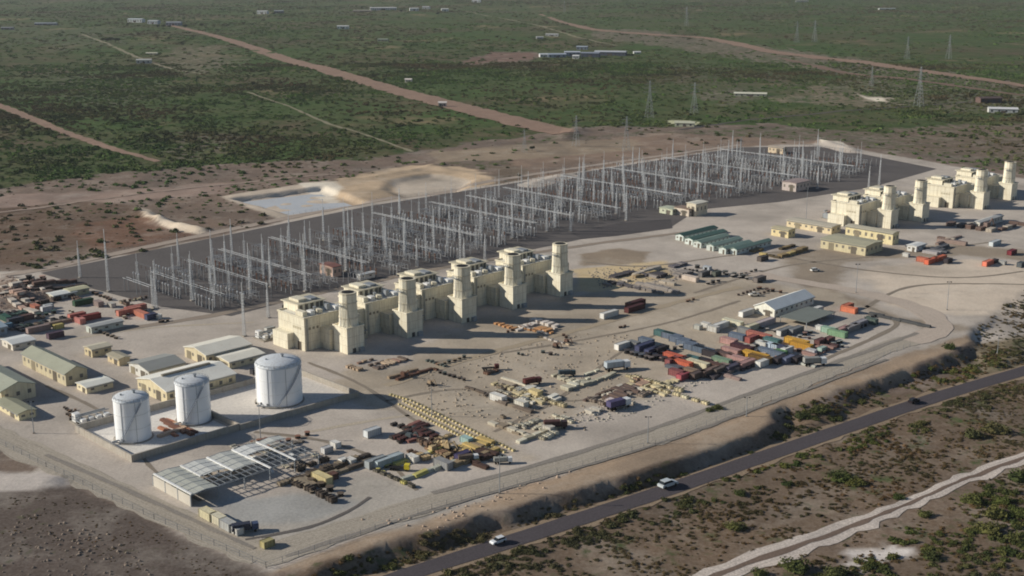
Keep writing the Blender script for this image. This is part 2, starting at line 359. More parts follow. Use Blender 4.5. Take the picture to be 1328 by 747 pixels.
# ------------------------------------------------------------------ roads, tracks, gravel sheets
def track_mat(rgb,var=.3,streak=.25,rot=0,edge=True):
    m,t,b=nt('track_surface'); c=lin(rgb)
    p=geo(t); uvn=t.nodes.new('ShaderNodeUVMap'); mp=t.nodes.new('ShaderNodeMapping'); mp.inputs['Scale'].default_value=(1,.02,1); t.links.new(uvn.outputs[0],mp.inputs[0])
    f=noise(t,.06,4,.6,p); col=mixc(t,f,tuple(x*(1-var) for x in c),c)
    s=noise(t,1.4,4,.65,mp.outputs[0],.35,.65); col=mixc(t,s,tuple(x*(1-streak) for x in c),col)
    col=mixc(t,noise(t,1.2,3,.7,p,.4,.8),col,tuple(min(1,x*1.18) for x in c))
    t.links.new(col,b.inputs['Base Color']); b.inputs['Roughness'].default_value=.95; b.inputs['Specular IOR Level'].default_value=.1
    return m
def ribbon(name,pts,mat,step=4,off=.12,zref=0,wob=.6,flat=None,kind='structure'):
    """pts: (px,py,width m) centre line seen in the photo"""
    P=[(*G(a,b,zref),w) for a,b,w in pts]; C=[]
    for i in range(len(P)-1):
        p0=P[max(i-1,0)];p1=P[i];p2=P[i+1];p3=P[min(i+2,len(P)-1)]
        L=math.dist(p1[:2],p2[:2]); n=max(2,int(L/step))
        for k in range(n):
            t=k/n; C.append(tuple(.5*((2*p1[j])+(-p0[j]+p2[j])*t+(2*p0[j]-5*p1[j]+4*p2[j]-p3[j])*t*t+(-p0[j]+3*p1[j]-3*p2[j]+p3[j])*t**3) for j in range(3)))
    C.append(P[-1]); C=np.array(C); T=np.gradient(C[:,:2],axis=0); T/=np.linalg.norm(T,axis=1)[:,None]; N=np.stack([-T[:,1],T[:,0]],1)
    m=5; rows=[]; uvs=[]; acc=np.concatenate([[0],np.cumsum(np.linalg.norm(np.diff(C[:,:2],axis=0),axis=1))])
    for j in range(m):
        s=j/(m-1)-.5; e=0
        w=C[:,2]
        if abs(s)>.4: e=wob*(vnoise(acc,acc*0+j*50,7,3+j)-.5)*2
        rows.append(C[:,:2]+N*(s*w*1.0)[:,None]+N*np.reshape(e if not np.isscalar(e) else np.zeros(len(C)),(-1,1)))
        uvs.append(np.stack([s*w,acc],1))
    R=np.stack(rows,1); x=R[...,0].ravel(); y=R[...,1].ravel(); z=height(x,y)+off
    if flat is not None: z=np.maximum(z,flat)
    # roads are level across
    zz=z.reshape(-1,m); 
    if flat is not None: zz[:]=zz.mean(1)[:,None]
    z=zz.ravel(); n=len(C)
    fs=[(i*m+j,i*m+j+1,(i+1)*m+j+1,(i+1)*m+j) for i in range(n-1) for j in range(m-1)]
    me=bpy.data.meshes.new(name); me.from_pydata(list(zip(x.tolist(),y.tolist(),z.tolist())),[],[f[::-1] for f in fs]); me.update()
    l=me.uv_layers.new(name='UVMap'); uvf=np.stack(uvs,1).reshape(-1,2); vi=np.zeros(len(me.loops),dtype=np.int32); me.loops.foreach_get('vertex_index',vi)
    l.data.foreach_set('uv',uvf[vi].astype(np.float32).ravel())
    me.materials.append(mat); o=bpy.data.objects.new(name,me); COL.objects.link(o); tag(o,kind=kind); return o,C
def sheet(name,pl,mat,z,uv=False):
    P=PX(pl) if not uv else [W(*p) for p in pl]
    mb=MB(); mb.add([(a,b,z) for a,b in P],[tuple(range(len(P)))]); o=mb.obj(name,mat); tag(o,kind='structure'); 
    if o.data.polygons[0].normal.z<0: o.data.flip_normals()
    return o
def gravel(rgb,var=.3,sc_=.08,tint=None):
    m,t,b=nt('gravel'); c=lin(rgb); p=geo(t)
    col=mixc(t,noise(t,sc_,4,.65,p),tuple(x*(1-var) for x in c),tuple(x*1.05 for x in c))
    col=mixc(t,noise(t,.7,4,.75,p,.35,.75),col,tint or tuple(x*1.3 for x in c))
    t.links.new(col,b.inputs['Base Color']); b.inputs['Roughness'].default_value=1; b.inputs['Specular IOR Level'].default_value=.05
    return m
ASPH=track_mat((90,84,87),.28,.3)
ribbon('road_shoulder',[(420,790,13),(500,755,13),(700,690,14),(870,634,13),(1000,589,14),(1200,520,13),(1328,481,13),(1600,400,13)],track_mat((160,140,118),.4,.3),off=.14,zref=-DROP+.1,wob=1.8,flat=-30)
road,_=ribbon('road',[(420,790,8),(500,755,8),(700,690,9),(870,634,9),(1000,589,9),(1200,520,9),(1328,481,9),(1600,400,9)],ASPH,off=.25,zref=-DROP+.1,wob=.15,flat=-30)
sand=track_mat((222,208,196),.42,.5)
ribbon('sand_track',[(830,790,9),(930,745,10),(1050,702,11),(1150,664,9),(1250,622,8),(1328,594,7),(1480,540,7)],sand,off=.14,zref=-DROP+.1,wob=2.)
ribbon('wheel_track',[(830,790,2.4),(930,745,2.4),(1050,702,2.6),(1150,664,2.4),(1250,622,2),(1328,594,2),(1480,540,2)],track_mat((128,110,98),.4,.3),off=.2,zref=-DROP+.1,wob=.8)
dirt=track_mat((168,140,122),.4,.5)
ribbon('dirt_road',[(220,33,18),(300,53,30),(400,85,38),(520,119,40),(640,151,46),(700,165,44),(738,175,24)],dirt,step=12,off=.5,wob=4)
ribbon('dirt_road',[(-60,118,16),(0,138,15),(60,162,14),(130,188,12),(205,210,6)],dirt,step=10,off=.4,wob=2.5)
pale=track_mat((150,142,118),.3,.3)
ribbon('dirt_track',[(108,46,7),(150,62,9),(190,78,8),(225,90,6),(262,97,5)],pale,step=12,off=.4,wob=3)
ribbon('dirt_track',[(322,120,4),(370,137,4),(420,158,5),(470,174,4),(535,197,5)],pale,step=10,off=.4,wob=1.5)
ribbon('dirt_road',[(700,18,10),(760,37,34),(850,45,44),(920,50,34),(1000,68,40),(1100,80,42),(1200,94,36),(1328,112,28),(1450,130,26)],dirt,step=20,off=.6,wob=6)
ribbon('dirt_track',[(1010,76,12),(1100,96,20),(1180,104,20),(1328,124,14),(1450,140,14)],track_mat((136,112,98),.3,.35),step=20,off=.4,wob=6)
ribbon('dirt_track',[(600,14,6),(690,32,8),(740,46,8),(800,60,5)],pale,step=20,off=.5,wob=4)
ribbon('dirt_track',[(880,168,6),(1000,153,6),(1110,143,6),(1328,128,5)],track_mat((98,92,88),.2,.2),step=14,off=.3,wob=2)
ribbon('dirt_track',[(-60,284,5),(100,262,5),(300,238,5),(450,226,4)],track_mat((168,148,134),.2,.2),step=8,off=.25,wob=1.5)
ribbon('dirt_track',[(-60,368,8),(50,350,9),(240,310,9),(480,262,9),(720,222,8),(960,188,8)],track_mat((180,164,150),.2,.2),step=8,off=.2,wob=1)
# perimeter roads on the platform
TRK1=track_mat((150,138,124),.15,.35); TRK2=track_mat((196,182,162),.2,.3)
per=track_mat((182,171,156),.2,.4)
ribbon('perimeter_road',[(-60,541,14),(60,596,14),(200,660,14),(345,722,15)],per,off=.10,wob=1.5)
ribbon('perimeter_road',[(330,726,14),(560,652,13),(850,567,13),(1000,510,13),(1180,440,13)],per,off=.14,wob=1.5)
ribbon('perimeter_road',[(1180,443,13),(1218,425,14),(1190,400,14),(1120,380,13),(1040,366,12),(960,352,10)],track_mat((196,180,165),.14,.25),off=.18,wob=1.5)
rb=track_mat((150,142,133),.15,.3)
ribbon('wheel_track',[(560,640,3),(700,602,3),(850,555,3),(1010,497,3),(1190,432,3)],rb,off=.22,wob=.5)
ribbon('wheel_track',[(370,722,2),(560,662,2),(850,577,2),(1010,519,2),(1150,466,2)],rb,off=.22,wob=.5)
ribbon('wheel_track',[(60,590,2.2),(200,652,2.2),(330,712,2.2)],rb,off=.22,wob=.4)
ribbon('wheel_track',[(318,700,1.6),(400,684,1.6),(450,664,1.6),(480,645,1.6)],track_mat((110,104,100),.2,.2),off=.12,wob=.4)
ribbon('gravel_road',[(500,500,5),(620,462,5),(760,425,5),(880,392,5),(960,372,5)],track_mat((176,160,138),.15,.2),off=.08,wob=1)
ribbon('gravel_road',[(120,432,6),(240,415,6),(330,398,6),(560,350,6),(760,318,6),(900,300,5)],track_mat((156,142,128),.15,.2),off=.1,wob=1)
for q in ([(400,470,2),(470,500,2),(560,560,2),(640,600,2)],[(560,470,2.4),(700,450,2.4),(860,420,2.4),(960,390,2.4)],[(330,560,2.4),(420,572,2.4),(500,600,2),(540,636,2)],
          [(90,440,2.2),(200,425,2.2),(330,418,2.2)],[(60,500,2),(140,540,2),(200,610,2),(260,650,2)],[(1000,330,2.6),(1120,350,2.6),(1240,360,2.6),(1328,352,2.6)],[(900,380,2.4),(1020,345,2.4),(1160,330,2.4),(1300,312,2.4)],
          [(1120,400,2.6),(1180,372,2.6),(1280,368,2.6),(1400,372,2.6)],[(500,520,2),(600,505,2),(740,520,2),(840,500,2)],[(640,560,2),(720,520,2),(800,460,2),(860,430,2)],[(760,340,2.5),(840,345,2.5),(960,330,2.5),(1060,325,2.5)],
          [(1120,395,3),(1160,415,3),(1150,430,3),(1060,470,3)],[(400,560,2.2),(520,540,2.2),(640,530,2.2)]):
    ribbon('wheel_track',q,(TRK1,TRK2)[len(q)%2],off=.05,wob=.5)
# switchyard
SW=[(52,354),(480,267),(960,191),(1060,190),(1110,198),(1215,219),(1130,243),(1010,262),(905,272),(868,296),(800,304),(760,309),(560,351),(430,376),(300,410),(210,398),(110,372)]
sheet('switchyard_gravel',SW,gravel((101,96,94),.3,.03),.06)
sheet('switchyard_gravel',[(740,302),(800,290),(870,284),(872,296),(800,306),(755,310)],gravel((86,82,82),.2,.05),.10)
# pond water/lining
sheet('water',[(306,258),(412,246),(458,262),(372,276)],gravel((176,182,192),.12,.03,lin((206,204,198))),-3.1)

# ------------------------------------------------------------------ haze
def haze():
    mb=MB(); mb.bx(-9000,9000,-1400,14500,-40,420); m=bpy.data.materials.new('haze'); m.use_nodes=True; t=m.node_tree; t.nodes.clear()
    o=t.nodes.new('ShaderNodeOutputMaterial'); v=t.nodes.new('ShaderNodeVolumeScatter'); v.inputs['Color'].default_value=(.90,.95,1,1)
    v.inputs['Density'].default_value=3.0e-5; v.inputs['Anisotropy'].default_value=.2; t.links.new(v.outputs[0],o.inputs['Volume'])
    tag(mb.obj('haze',m),kind='structure')
haze()
# ================================================================== POWER UNITS
def base(uv,z=0): x,y=W(*uv); return (x,y,z)
def make_hall():
    t=thing('turbine_building','','power plant building',(0,0,0),RU)
    m=MB(); m.bx(0,26,0,22,0,16.5); m.obj('wall',CREAM,t)
    MB().bx(26.01,38.1,1,20,0,14.6).obj('annex',CREAM2,t)
    m=MB(); m.bx(-.4,26.4,-.4,.3,16.5,17.3); m.bx(-.4,26.4,21.7,22.4,16.5,17.3); m.bx(-.4,.3,.3,21.7,16.5,17.3); m.bx(25.7,26.4,.3,21.7,16.5,17.3); m.obj('parapet',CREAM,t)
    m=MB(); m.bx(.3,25.7,.3,21.7,16.52,16.7); m.obj('roof',paint((222,218,206),.6,.12),t)
    m=MB(); m.bx(5,21,12,24,16.7,20.6); h=m.obj('air_intake_house',CREAM,t)
    m=MB(); m.bx(4.2,21.8,10.4,25.4,20.65,21.05); m.obj('hood',CREAM,h); MB().bx(7,12,14,22,21.1,22.4).obj('roof_vent',CREAM,h); MB().bx(14,18,13,19,21.1,22.0).obj('roof_vent',GALV,h)
    for x in (6,9.4,12.8,16.2,18.6): MB().bx(x,x+1.9,11.9,11.985,17.2,20.0).obj('louvre',paint((120,116,108),.7,.2),h)
    for x0,x1,y0,y1,z1,c in ((1.5,4.2,3,9,19.2,CREAM),(6,8.5,2.5,6,19,WHITE),(11,13.5,3,7.5,18.6,CREAM),(17,18.8,4,6,20.2,GALV),(21.5,24.5,2.5,8.5,18.4,WHITE)):
        MB().bx(x0,x1,y0,y1,16.7,z1).obj('roof_vent',c,t)
    m=MB(); m.lathe((9.8,4.4,16.7),[(.55,0),(.55,3.2),(.9,3.3),(.9,3.7)],10); m.obj('roof_pipe',GALV,t)
    m=MB(); m.bx(28,36,6,16,14.6,14.9); m.bx(30,33,8,12,14.9,16.6); m.obj('annex_roof',paint((200,196,184),.6,.15),t)
    m=MB(); m.bx(18.5,22.5,-.06,.0,0,5); m.obj('door',paint((128,120,104)),t)
    m=MB(); m.bx(-.06,0,3,6,0,4.4); m.obj('door',paint((92,84,74)),t)
    for k in range(4): MB().bx(-.05,0,2.6+k*1.9,4+k*1.9,10.5,11.8).obj('louvre',paint((196,186,160)),t)
    for k in range(3): MB().bx(2.5+k*2.4,3.8+k*2.4,-.05,0,10.5,11.8).obj('louvre',paint((150,142,124)),t)
    m=MB(); m.bx(9.5,17.5,-7.6,-.01,3,10.8); m.bx(10,17,-7.2,-.5,0,3); m.obj('exhaust_duct',CREAM2,t)
    m=MB()
    for x in (1.2,): m.bar((x,-.35,0),(x,-.35,16.5),.18); m.bar((x+.7,-.35,0),(x+.7,-.35,16.5),.18)
    for x in (1.2,):
        for k in range(20): m.bar((x,-.35,.6+k*.8),(x+.7,-.35,.6+k*.8),.12)
    m.obj('ladder',GALV,t)
    m=MB(); m.bx(27,31,-5,1,0,3.4); m.bx(32,36,-4,1,0,2.6); m.obj('skid_enclosure',paint((196,188,168)),t)
    m=MB(); 
    for k in range(4): m.bar((27+k*2.4,-1.5,4.4),(27+k*2.4,1.9,4.4),.5)
    m.bar((26.5,-2.6,3.9),(37,-2.6,3.9),.5); m.bar((26.5,-3.4,1.4),(37,-3.4,1.4),.4); m.obj('pipe',GALV,t)
    m=MB(); m.bx(-4,-.05,9,21.5,0,8); m.obj('side_room',CREAM,t)
    return t
def make_stack():
    t=thing('exhaust_stack','','exhaust stack',(0,0,0),RU)
    m=MB(); m.box((0,0,6.4),(10.6,10.6,12.8)); m.obj('plinth',CREAM,t)
    m=MB()
    for a,b,c,d in ((-5.7,5.7,-5.7,-5.3),(-5.7,5.7,5.3,5.7),(-5.7,-5.3,-5.3,5.3),(5.3,5.7,-5.3,5.3)): m.bx(a,b,c,d,12.8,13.5)
    m.obj('parapet',CREAM,t)
    m=MB(); m.lathe((0,0,12.8),[(5.1,0),(4.8,1.5),(4.6,5),(4.4,12.5),(4.35,16.2)],12,math.pi/12); sh=m.obj('shaft',CREAM,t)
    MB().lathe((0,0,12.8),[(4.42,16.2),(4.42,17.0),(3.9,17.0)],12,math.pi/12).obj('rim',CREAM2,sh); MB().lathe((0,0,12.8),[(3.1,17.02),(3.1,17.1)],16).obj('flue_opening',DARK,sh)
    MB().lathe((0,0,12.8),[(4.35,11.9),(4.65,11.9),(4.65,12.3),(4.35,12.3)],12,math.pi/12).obj('band',CREAM2,sh); MB().lathe((0,0,12.8),[(4.5,4.4),(4.85,4.4),(4.85,4.75),(4.5,4.75)],12,math.pi/12).obj('band',CREAM2,sh)
    m=MB(); m.bx(-5.7,-3.6,-1.6,1.6,23.6,23.8)
    for y in (-1.6,0,1.6): m.bar((-5.7,y,23.8),(-5.7,y,25),.14)
    m.bar((-5.7,-1.6,25),(-5.7,1.6,25),.14); m.bar((-5.7,-1.6,25),(-4,-1.6,25),.14); m.bar((-5.7,1.6,25),(-4,1.6,25),.14); m.obj('platform',GALV,sh)
    m=MB(); m.bar((-5,-.35,13),(-4.9,-.35,24),.14); m.bar((-5,.35,13),(-4.9,.35,24),.14)
    for k in range(14): m.bar((-4.95,-.35,13.4+k*.75),(-4.95,.35,13.4+k*.75),.1)
    m.obj('ladder',GALV,sh)
    m=MB(); m.bx(-2,0,-5.38,-5.3,0,2.4); m.obj('door',paint((90,86,80)),t)
    m=MB(); m.bx(1.5,4.2,-6.9,-5.32,0,2.2); m.obj('control_cabinet',GALV,t)
    m=MB(); m.bx(4.0,6.6,-1,2,12.85,17.5); m.obj('silencer_box',CREAM2,t)
    return t
def corner(px,py):
    return UV(*G(px,py))
uc=[(-2.9+38.2*k,.6) for k in range(5)]
fc=[corner(1154.4,297),corner(1195,288.4),corner(1274,272),corner(1310.5,260)]
ordn=['first (nearest the white tanks)','second','third, middle','fourth','fifth, rightmost']
H0=make_hall(); S0=make_stack()
for i,(u,v) in enumerate(uc+fc):
    h=H0 if i==0 else dup(H0,(0,0,0)); s=S0 if i==0 else dup(S0,(0,0,0))
    x,y=W(u-11.7,v-18.7); h.location=(x,y,0); h.rotation_euler[2]=RU
    x,y=W(u+5.3,v-5.3); s.location=(x,y,0); s.rotation_euler[2]=RU
    if i<5:
        h['label']='cream turbine building, %s of the row of five beside the switchyard'%ordn[i]; s['label']='cream octagonal exhaust stack, %s in the row of five'%ordn[i]
    else:
        o=['nearest','second','third','farthest'][i-5]
        h['label']='distant cream turbine building, %s of the four at the right edge'%o; s['label']='distant slim cream exhaust stack, %s of the four at the right edge'%o
    h['group']='turbine buildings'; s['group']='exhaust stacks'
    if i>=5: h.scale=(1.1,1.05,.96)
# transformers on the switchyard side of each unit
def make_trafo():
    t=thing('transformer','grey oil transformer behind a turbine building','transformer',(0,0,0),RU,'unit transformers')
    MB().bx(-3,3,-2,2,.4,4.2).obj('tank',GALV,t)
    m=MB(); 
    for k in range(6): m.bx(-2.8+k*1,-2.4+k*1,-3,-2.05,.8,3.6); m.bx(-2.8+k*1,-2.4+k*1,2.05,3,.8,3.6)
    m.obj('radiator',paint((140,144,146)),t)
    m=MB(); m.lathe((0,0,0),[(.01,0),(.6,0)],8); m=MB(); m.box((0,2.2,5.4),(4,1,1)); m.obj('conservator',GALV,t)
    for x in (-1.6,0,1.6): MB().lathe((x,-.6,4.2),[(.3,0),(.22,.6),(.3,.7),(.2,1.4),(.08,2.2)],8).obj('bushing',paint((120,84,66),.4,.1,streak=False),t)
    MB().bx(-4.5,4.5,-4,4,0,.35).obj('plinth',CONC,t)
    return t
T0=make_trafo()
for i,(u,v) in enumerate(uc+fc):
    o=T0 if i==0 else dup(T0,(0,0,0)); x,y=W(u+2,v-52); o.location=(x,y,0); o.rotation_euler[2]=RU

# ================================================================== WHITE TANKS
TANKW=paint((248,248,248),.45,.03,.001,streak=False)
def make_tank(px,py,r,H,label,turn):
    x,y=G(px,py); y+=r*.55
    t=thing('storage_tank',label,'storage tank',(x,y,.12),0,'white storage tanks')
    for a in (3.6,4.4,5.2): MB().box(((r+.06)*math.cos(a),(r+.06)*math.sin(a),H*.5),(.1,.14,H*.96),a).obj('downpipe',GALV,t)
    MB().lathe((0,0,0),[(r,0),(r,H)],48).obj('shell',TANKW,t,smooth=False)
    prof=[(r+.12,H-.35),(r+.12,H+.05)]+[(r*math.cos(a),H+.05+r*.26*math.sin(a)) for a in np.linspace(.1,1.5,8)]
    MB().lathe((0,0,0),prof,48).obj('roof',paint((214,218,222),.55,.06),t,smooth=False)
    m=MB(); n=28
    for k in range(n):
        a=2*math.pi*k/n; b=2*math.pi*(k+1)/n; c,s=math.cos(a)*(r-.1),math.sin(a)*(r-.1)
        m.bar((c,s,H),(c,s,H+1.2),.1); m.bar((c,s,H+1.2),(math.cos(b)*(r-.1),math.sin(b)*(r-.1),H+1.2),.1)
    m.obj('railing',GALV,t)
    m=MB(); n=44; a0=turn; 
    for k in range(n):
        a=a0+1.25*k/n; z=H*k/n; m.box(((r+.45)*math.cos(a),(r+.45)*math.sin(a),z+.1),(.9,.4,.1),a)
        b=a0+1.25*(k+1)/n
        m.bar(((r+1.1)*math.cos(a),(r+1.1)*math.sin(a),z+1.2),((r+1.1)*math.cos(b),(r+1.1)*math.sin(b),z+H/n+1.2),.12)
        m.bar(((r+1.1)*math.cos(a),(r+1.1)*math.sin(a),z+.1),((r+1.1)*math.cos(b),(r+1.1)*math.sin(b),z+H/n+.1),.18)
    m.obj('stair',paint((160,166,176),.5,.1,streak=False),t)
    MB().lathe((r*.2,0,H+r*.25),[(.5,0),(.5,1.0),(.8,1.1),(.8,1.4)],12).obj('vent',GALV,t)
    MB().lathe((-r*.45,-r*.3,H+r*.18),[(.4,0),(.4,.9)],10).obj('vent',GALV,t)
    m=MB(); m.lathe((0,0,0),[(r+.05,H*.33),(r+.1,H*.33),(r+.1,H*.33+.2),(r+.05,H*.33+.2)],48); m.lathe((0,0,0),[(r+.05,H*.66),(r+.1,H*.66),(r+.1,H*.66+.2),(r+.05,H*.66+.2)],48); m.obj('stiffening_ring',WHITE,t)
    MB().lathe((0,0,-.1),[(r+.8,0),(r+.8,.35)],48).obj('foundation_ring',CONC,t)
    a=math.radians(232); m=MB(); m.bar((r*math.cos(a),r*math.sin(a),1),((r+3)*math.cos(a),(r+3)*math.sin(a),1),.5); m.bar(((r+3)*math.cos(a),(r+3)*math.sin(a),1),((r+3)*math.cos(a)+9,(r+3)*math.sin(a)-1,1),.4); m.obj('pipe',GALV,t)
    m=MB(); a=math.radians(250); m.box(((r+.08)*math.cos(a),(r+.08)*math.sin(a),1.1),(.2,1.2,1.2),a); m.obj('manhole',paint((120,124,128)),t)
    return t
make_tank(170,572,7.1,17.2,'tall white storage tank nearest the camera, leftmost of three',4.3)
make_tank(249,549,7.1,17.2,'middle white storage tank of three, same slim size as the leftmost',4.35)
make_tank(360,525,10.0,17.5,'widest white storage tank with domed roof, rightmost of three',4.75)
CF=gravel((214,208,200),.16,.05)
sheet('bund_floor',[(-145.6,5),(-99,5),(-99,49.7),(-145.6,49.7)],CF,.08,uv=True)
sheet('bund_floor',[(-98,5),(-38,5),(-38,51.7),(-98,49.7)],gravel((208,200,190),.16,.05),.08,uv=True)
def wallrun(name,pts,h,w,mat,label,cat='wall'):
    m=MB()
    for i in range(len(pts)-1):
        (a,b),(c,d)=W(*pts[i]),W(*pts[i+1]); L=math.dist((a,b),(c,d)); an=math.atan2(d-b,c-a)
        m.box(((a+c)/2,(b+d)/2,h/2+.0011*i),(L+w*.98,w,h),an)
    o=m.obj(name,mat); tag(o,label,cat); return o
BW=paint((186,178,166),.9,.18)
wallrun('bund_wall',[(-98,50),(-146,50),(-146,4.5),(-98,4.5)],2.9,.7,BW,'concrete bund wall around the leftmost white tank')
wallrun('bund_wall',[(-97.2,4.5),(-37.5,4.5),(-37.5,52.5),(-97.2,50.6),(-97.2,5.3)],2.6,.7,BW,'concrete bund wall around the middle and widest white tanks')
# pump skid beside the leftmost tank
def skid(px,py,label):
    x,y=G(px,py); t=thing('pump_skid',label,'pump skid',(x,y,.1),RU)
    MB().bx(-8,8,-5,5,0,.4).obj('slab',CONC,t)
    for k in range(4): MB().bx(-6+k*3.5,-4+k*3.5,-3,-1,.4,2.4).obj('pump',WHITE,t)
    m=MB(); 
    for k in range(5): m.bar((-7+k*3.4,-4,1.5),(-7+k*3.4,4,1.5),.35)
    m.bar((-7.5,3,2.6),(7.5,3,2.6),.5); m.bar((-7.5,0,3.1),(7.5,0,3.1),.4); m.obj('pipework',GALV,t)
    MB().bx(-7,-4.5,1,4,.4,4).obj('cabin',WHITE,t)
    return t
skid(120,545,'white pump skid with pipework left of the leftmost tank')
skid(352,437,'pale pipework skid at the left end of the turbine row')

# ================================================================== SHEDS AND BUILDINGS
def shed(name,label,cat,c,rx,lx,ty,ridge='U',rise=2,wall=(222,208,170),roof=(196,192,180),doors=2,over=.5,z0=0,group=None,vents=0):
    p=G(*c); Lu=ext(p,U,rx); Lv=ext(p,(-V[0],-V[1]),lx); h=hgt(p,ty)
    t=thing(name,label,cat,(p[0],p[1],z0),RU,group)
    ax='x' if ridge=='U' else 'y'
    MB().wallgable(0,Lu,0,Lv,0,h,rise,ax).obj('wall',paint(wall,.75,.12),t)
    r=MB().gable(0,Lu,0,Lv,h,rise,ax,over).obj('roof',corrugated(roof,'u' if ridge=='U' else 'v'),t)
    # details on the two seen faces
    n=max(2,int(Lv/4.2)); m=MB()
    for k in range(n):
        a=Lv*(k+.3)/n; m.bx(-.05,0,a,a+min(1.6,Lv/n*.45),h*.42,h*.72)
    if Lv>6: 
        f=m.obj('window',paint((128,122,112),.4,.2,streak=False),t)
    n=max(2,int(Lu/4.5)); m=MB()
    for k in range(n):
        a=Lu*(k+.3)/n; m.bx(a,a+min(1.6,Lu/n*.45),-.05,0,h*.42,h*.72)
    if Lu>6: m.obj('window',paint((110,108,104),.4,.2,streak=False),t)
    for k in range(doors):
        w=min(4,Lv*.25); a=Lv*(.2+.5*k); MB().bx(-.09,-.02,a,a+w,0,h*.78).obj('door',paint((150,140,118) if k else (112,104,92)),t)
    if vents:
        if ridge=='U':
            m=MB().bx(Lu*.15,Lu*.85,Lv/2-.7,Lv/2+.7,h+rise+.05,h+rise+1.0)
        else: m=MB().bx(Lu/2-.7,Lu/2+.7,Lv*.15,Lv*.85,h+rise+.05,h+rise+1.0)
        m.obj('ridge_vent',paint((150,142,126)),t)
    m=MB(); m.bx(-.02-over,Lu+over,-over-.25,-over-.05,h-.45,h-.2) if ridge=='U' else m.bx(-over-.25,-over-.05,-over,Lv+over,h-.45,h-.2)
    m.obj('gutter',GALV,t)
    return t
S=shed
S('workshop','long workshop with grey-green roof and cream wall, left of the white tanks','workshop',(86,501),114,30,485,'V',2.4,(216,204,172),(172,172,152))
S('storage_shed','small white-roofed shed in front of the long grey-green workshop','shed',(113,511),147,100,503,'U',.5,(228,216,184),(240,238,226),1)
S('site_hut','square cream hut with brown shaded front behind the workshop','hut',(120,464),145,110,454,'U',.6,(222,206,168),(214,204,180),1)
S('site_hut','boxy beige hut with flat tan roof between two sheds','hut',(155,475),169,140,466,'V',.5,(214,196,160),(186,176,152),1)
S('warehouse','pale grey roofed warehouse with whitish gable beside the beige hut','warehouse',(194,494),240,168,482,'U',1.6,(218,216,208),(166,166,160))
S('warehouse','cream gabled warehouse with pale roof left of the turbine row','warehouse',(268,474),326,240,461,'U',1.8,(226,212,178),(248,242,226))
S('storage_shed','low white roofed shed in front of the cream gabled warehouse','shed',(298,479),343,277,470,'U',.8,(226,214,182),(248,242,226),1)
S('warehouse','largest white roofed warehouse with ridge vent behind the middle tank','warehouse',(217,524),306,179,508,'U',2.6,(230,216,180),(252,248,236),2,vents=1)
S('workshop','grey gabled workshop cut by the left edge of the picture','workshop',(3,525),47,-70,508,'V',2.6,(214,204,176),(176,178,160))
S('site_hut','small cream hut in front of the grey gabled workshop','hut',(25,546),47,-4,537,'V',.8,(226,214,176),(168,166,142),1)
S('storage_shed','white roofed open shed above the long workshop','shed',(17,455),46,3,447,'U',.7,(222,214,200),(232,232,228),1)
S('storage_shed','narrow bright white roof beside the switchyard corner','shed',(70,390),100,61,384,'U',.5,(226,222,206),(240,240,232),1)
S('storage_shed','low yellowish shed behind the bright white roof','shed',(92,385),116,84,378,'U',.5,(206,198,160),(204,198,164),1)
S('mess_cabin','long grey cabin with green shaded front near the salmon containers','cabin',(119,433),160,112,425,'U',.4,(198,204,196),(188,188,184),1)
S('open_shed','grey roofed shed at the far left edge under rubble heaps','shed',(-12,438),10,-30,428,'U',.8,(150,168,184),(160,176,188),1)
S('control_building','brown and pink control building at the switchyard edge','building',(432,360),443,415,347,'U',.4,(206,178,162),(140,96,84),1)
S('relay_room','low white relay room beside the brown control building','building',(467,364),486,463,357,'U',.4,(232,232,230),(236,236,232),1)
S('control_building','white and brown substation control building beside green cabins','building',(902,281),917,890,265,'U',.4,(222,212,190),(228,222,206),1)
S('relay_room','flat brown annex left of the substation control building','building',(893,281),903,874,272,'U',.3,(214,200,184),(150,128,112),1)
S('relay_room','pale green low hut at the switchyard edge left of the brown annex','hut',(872,279),882,855,272,'U',.3,(206,210,186),(196,200,176),1)
S('relay_room','pinkish pillared building inside the far part of the switchyard','building',(1032,249),1050,1014,238,'U',.4,(214,200,192),(170,150,144),1)
S('site_hut','small beige hut on the far edge of the switchyard','hut',(1015,200),1020,996,192,'V',.4,(224,204,176),(196,180,160),1)
S('storage_shed','cream flat shed at the left end of the far low buildings','shed',(1022,309),1031,1000,299,'V',.4,(236,218,170),(206,194,160),1)
S('offices','long low cream office block leading to the far turbine hall','office block',(1078,304),1090,1020,295,'V',.6,(236,218,180),(206,196,176),2)
S('offices','two storey cream office block with window strips in front of far stacks','office block',(1157,318),1165,1096,303,'V',.6,(230,216,172),(200,192,170),2)
S('offices','front row cream office block with dark shaded end right of the green cabins','office block',(1122,332),1144,1064,320,'V',.8,(220,208,172),(190,184,156),2)
S('storage_tent','long bright white hall beside the container yard','hall',(1004,412),1055,978,402,'U',2.8,(238,236,222),(254,254,248),1)
S('storage_shed','low white open shed at the far laydown ground','shed',(1188,327),1200,1176,320,'U',.4,(228,228,224),(236,236,232),1)
S('storage_shed','small white site store beside the far stack plinth','shed',(1270,297),1300,1262,289,'U',.5,(220,216,206),(206,204,198),1)
# shade roof beside the white hall
p=G(1046,426); t=thing('shade_roof','wide flat grey shade roof right of the bright white hall','shade roof',(p[0],p[1],0),RU)
MB().bx(0,28,0,17,3.0,3.25).obj('roof',corrugated((132,136,128)),t)
for x in (.5,14,27.5):
    for y in (.5,16.5): MB().bx(x-.15,x+.15,y-.15,y+.15,0,3).obj('post',GALV,t)
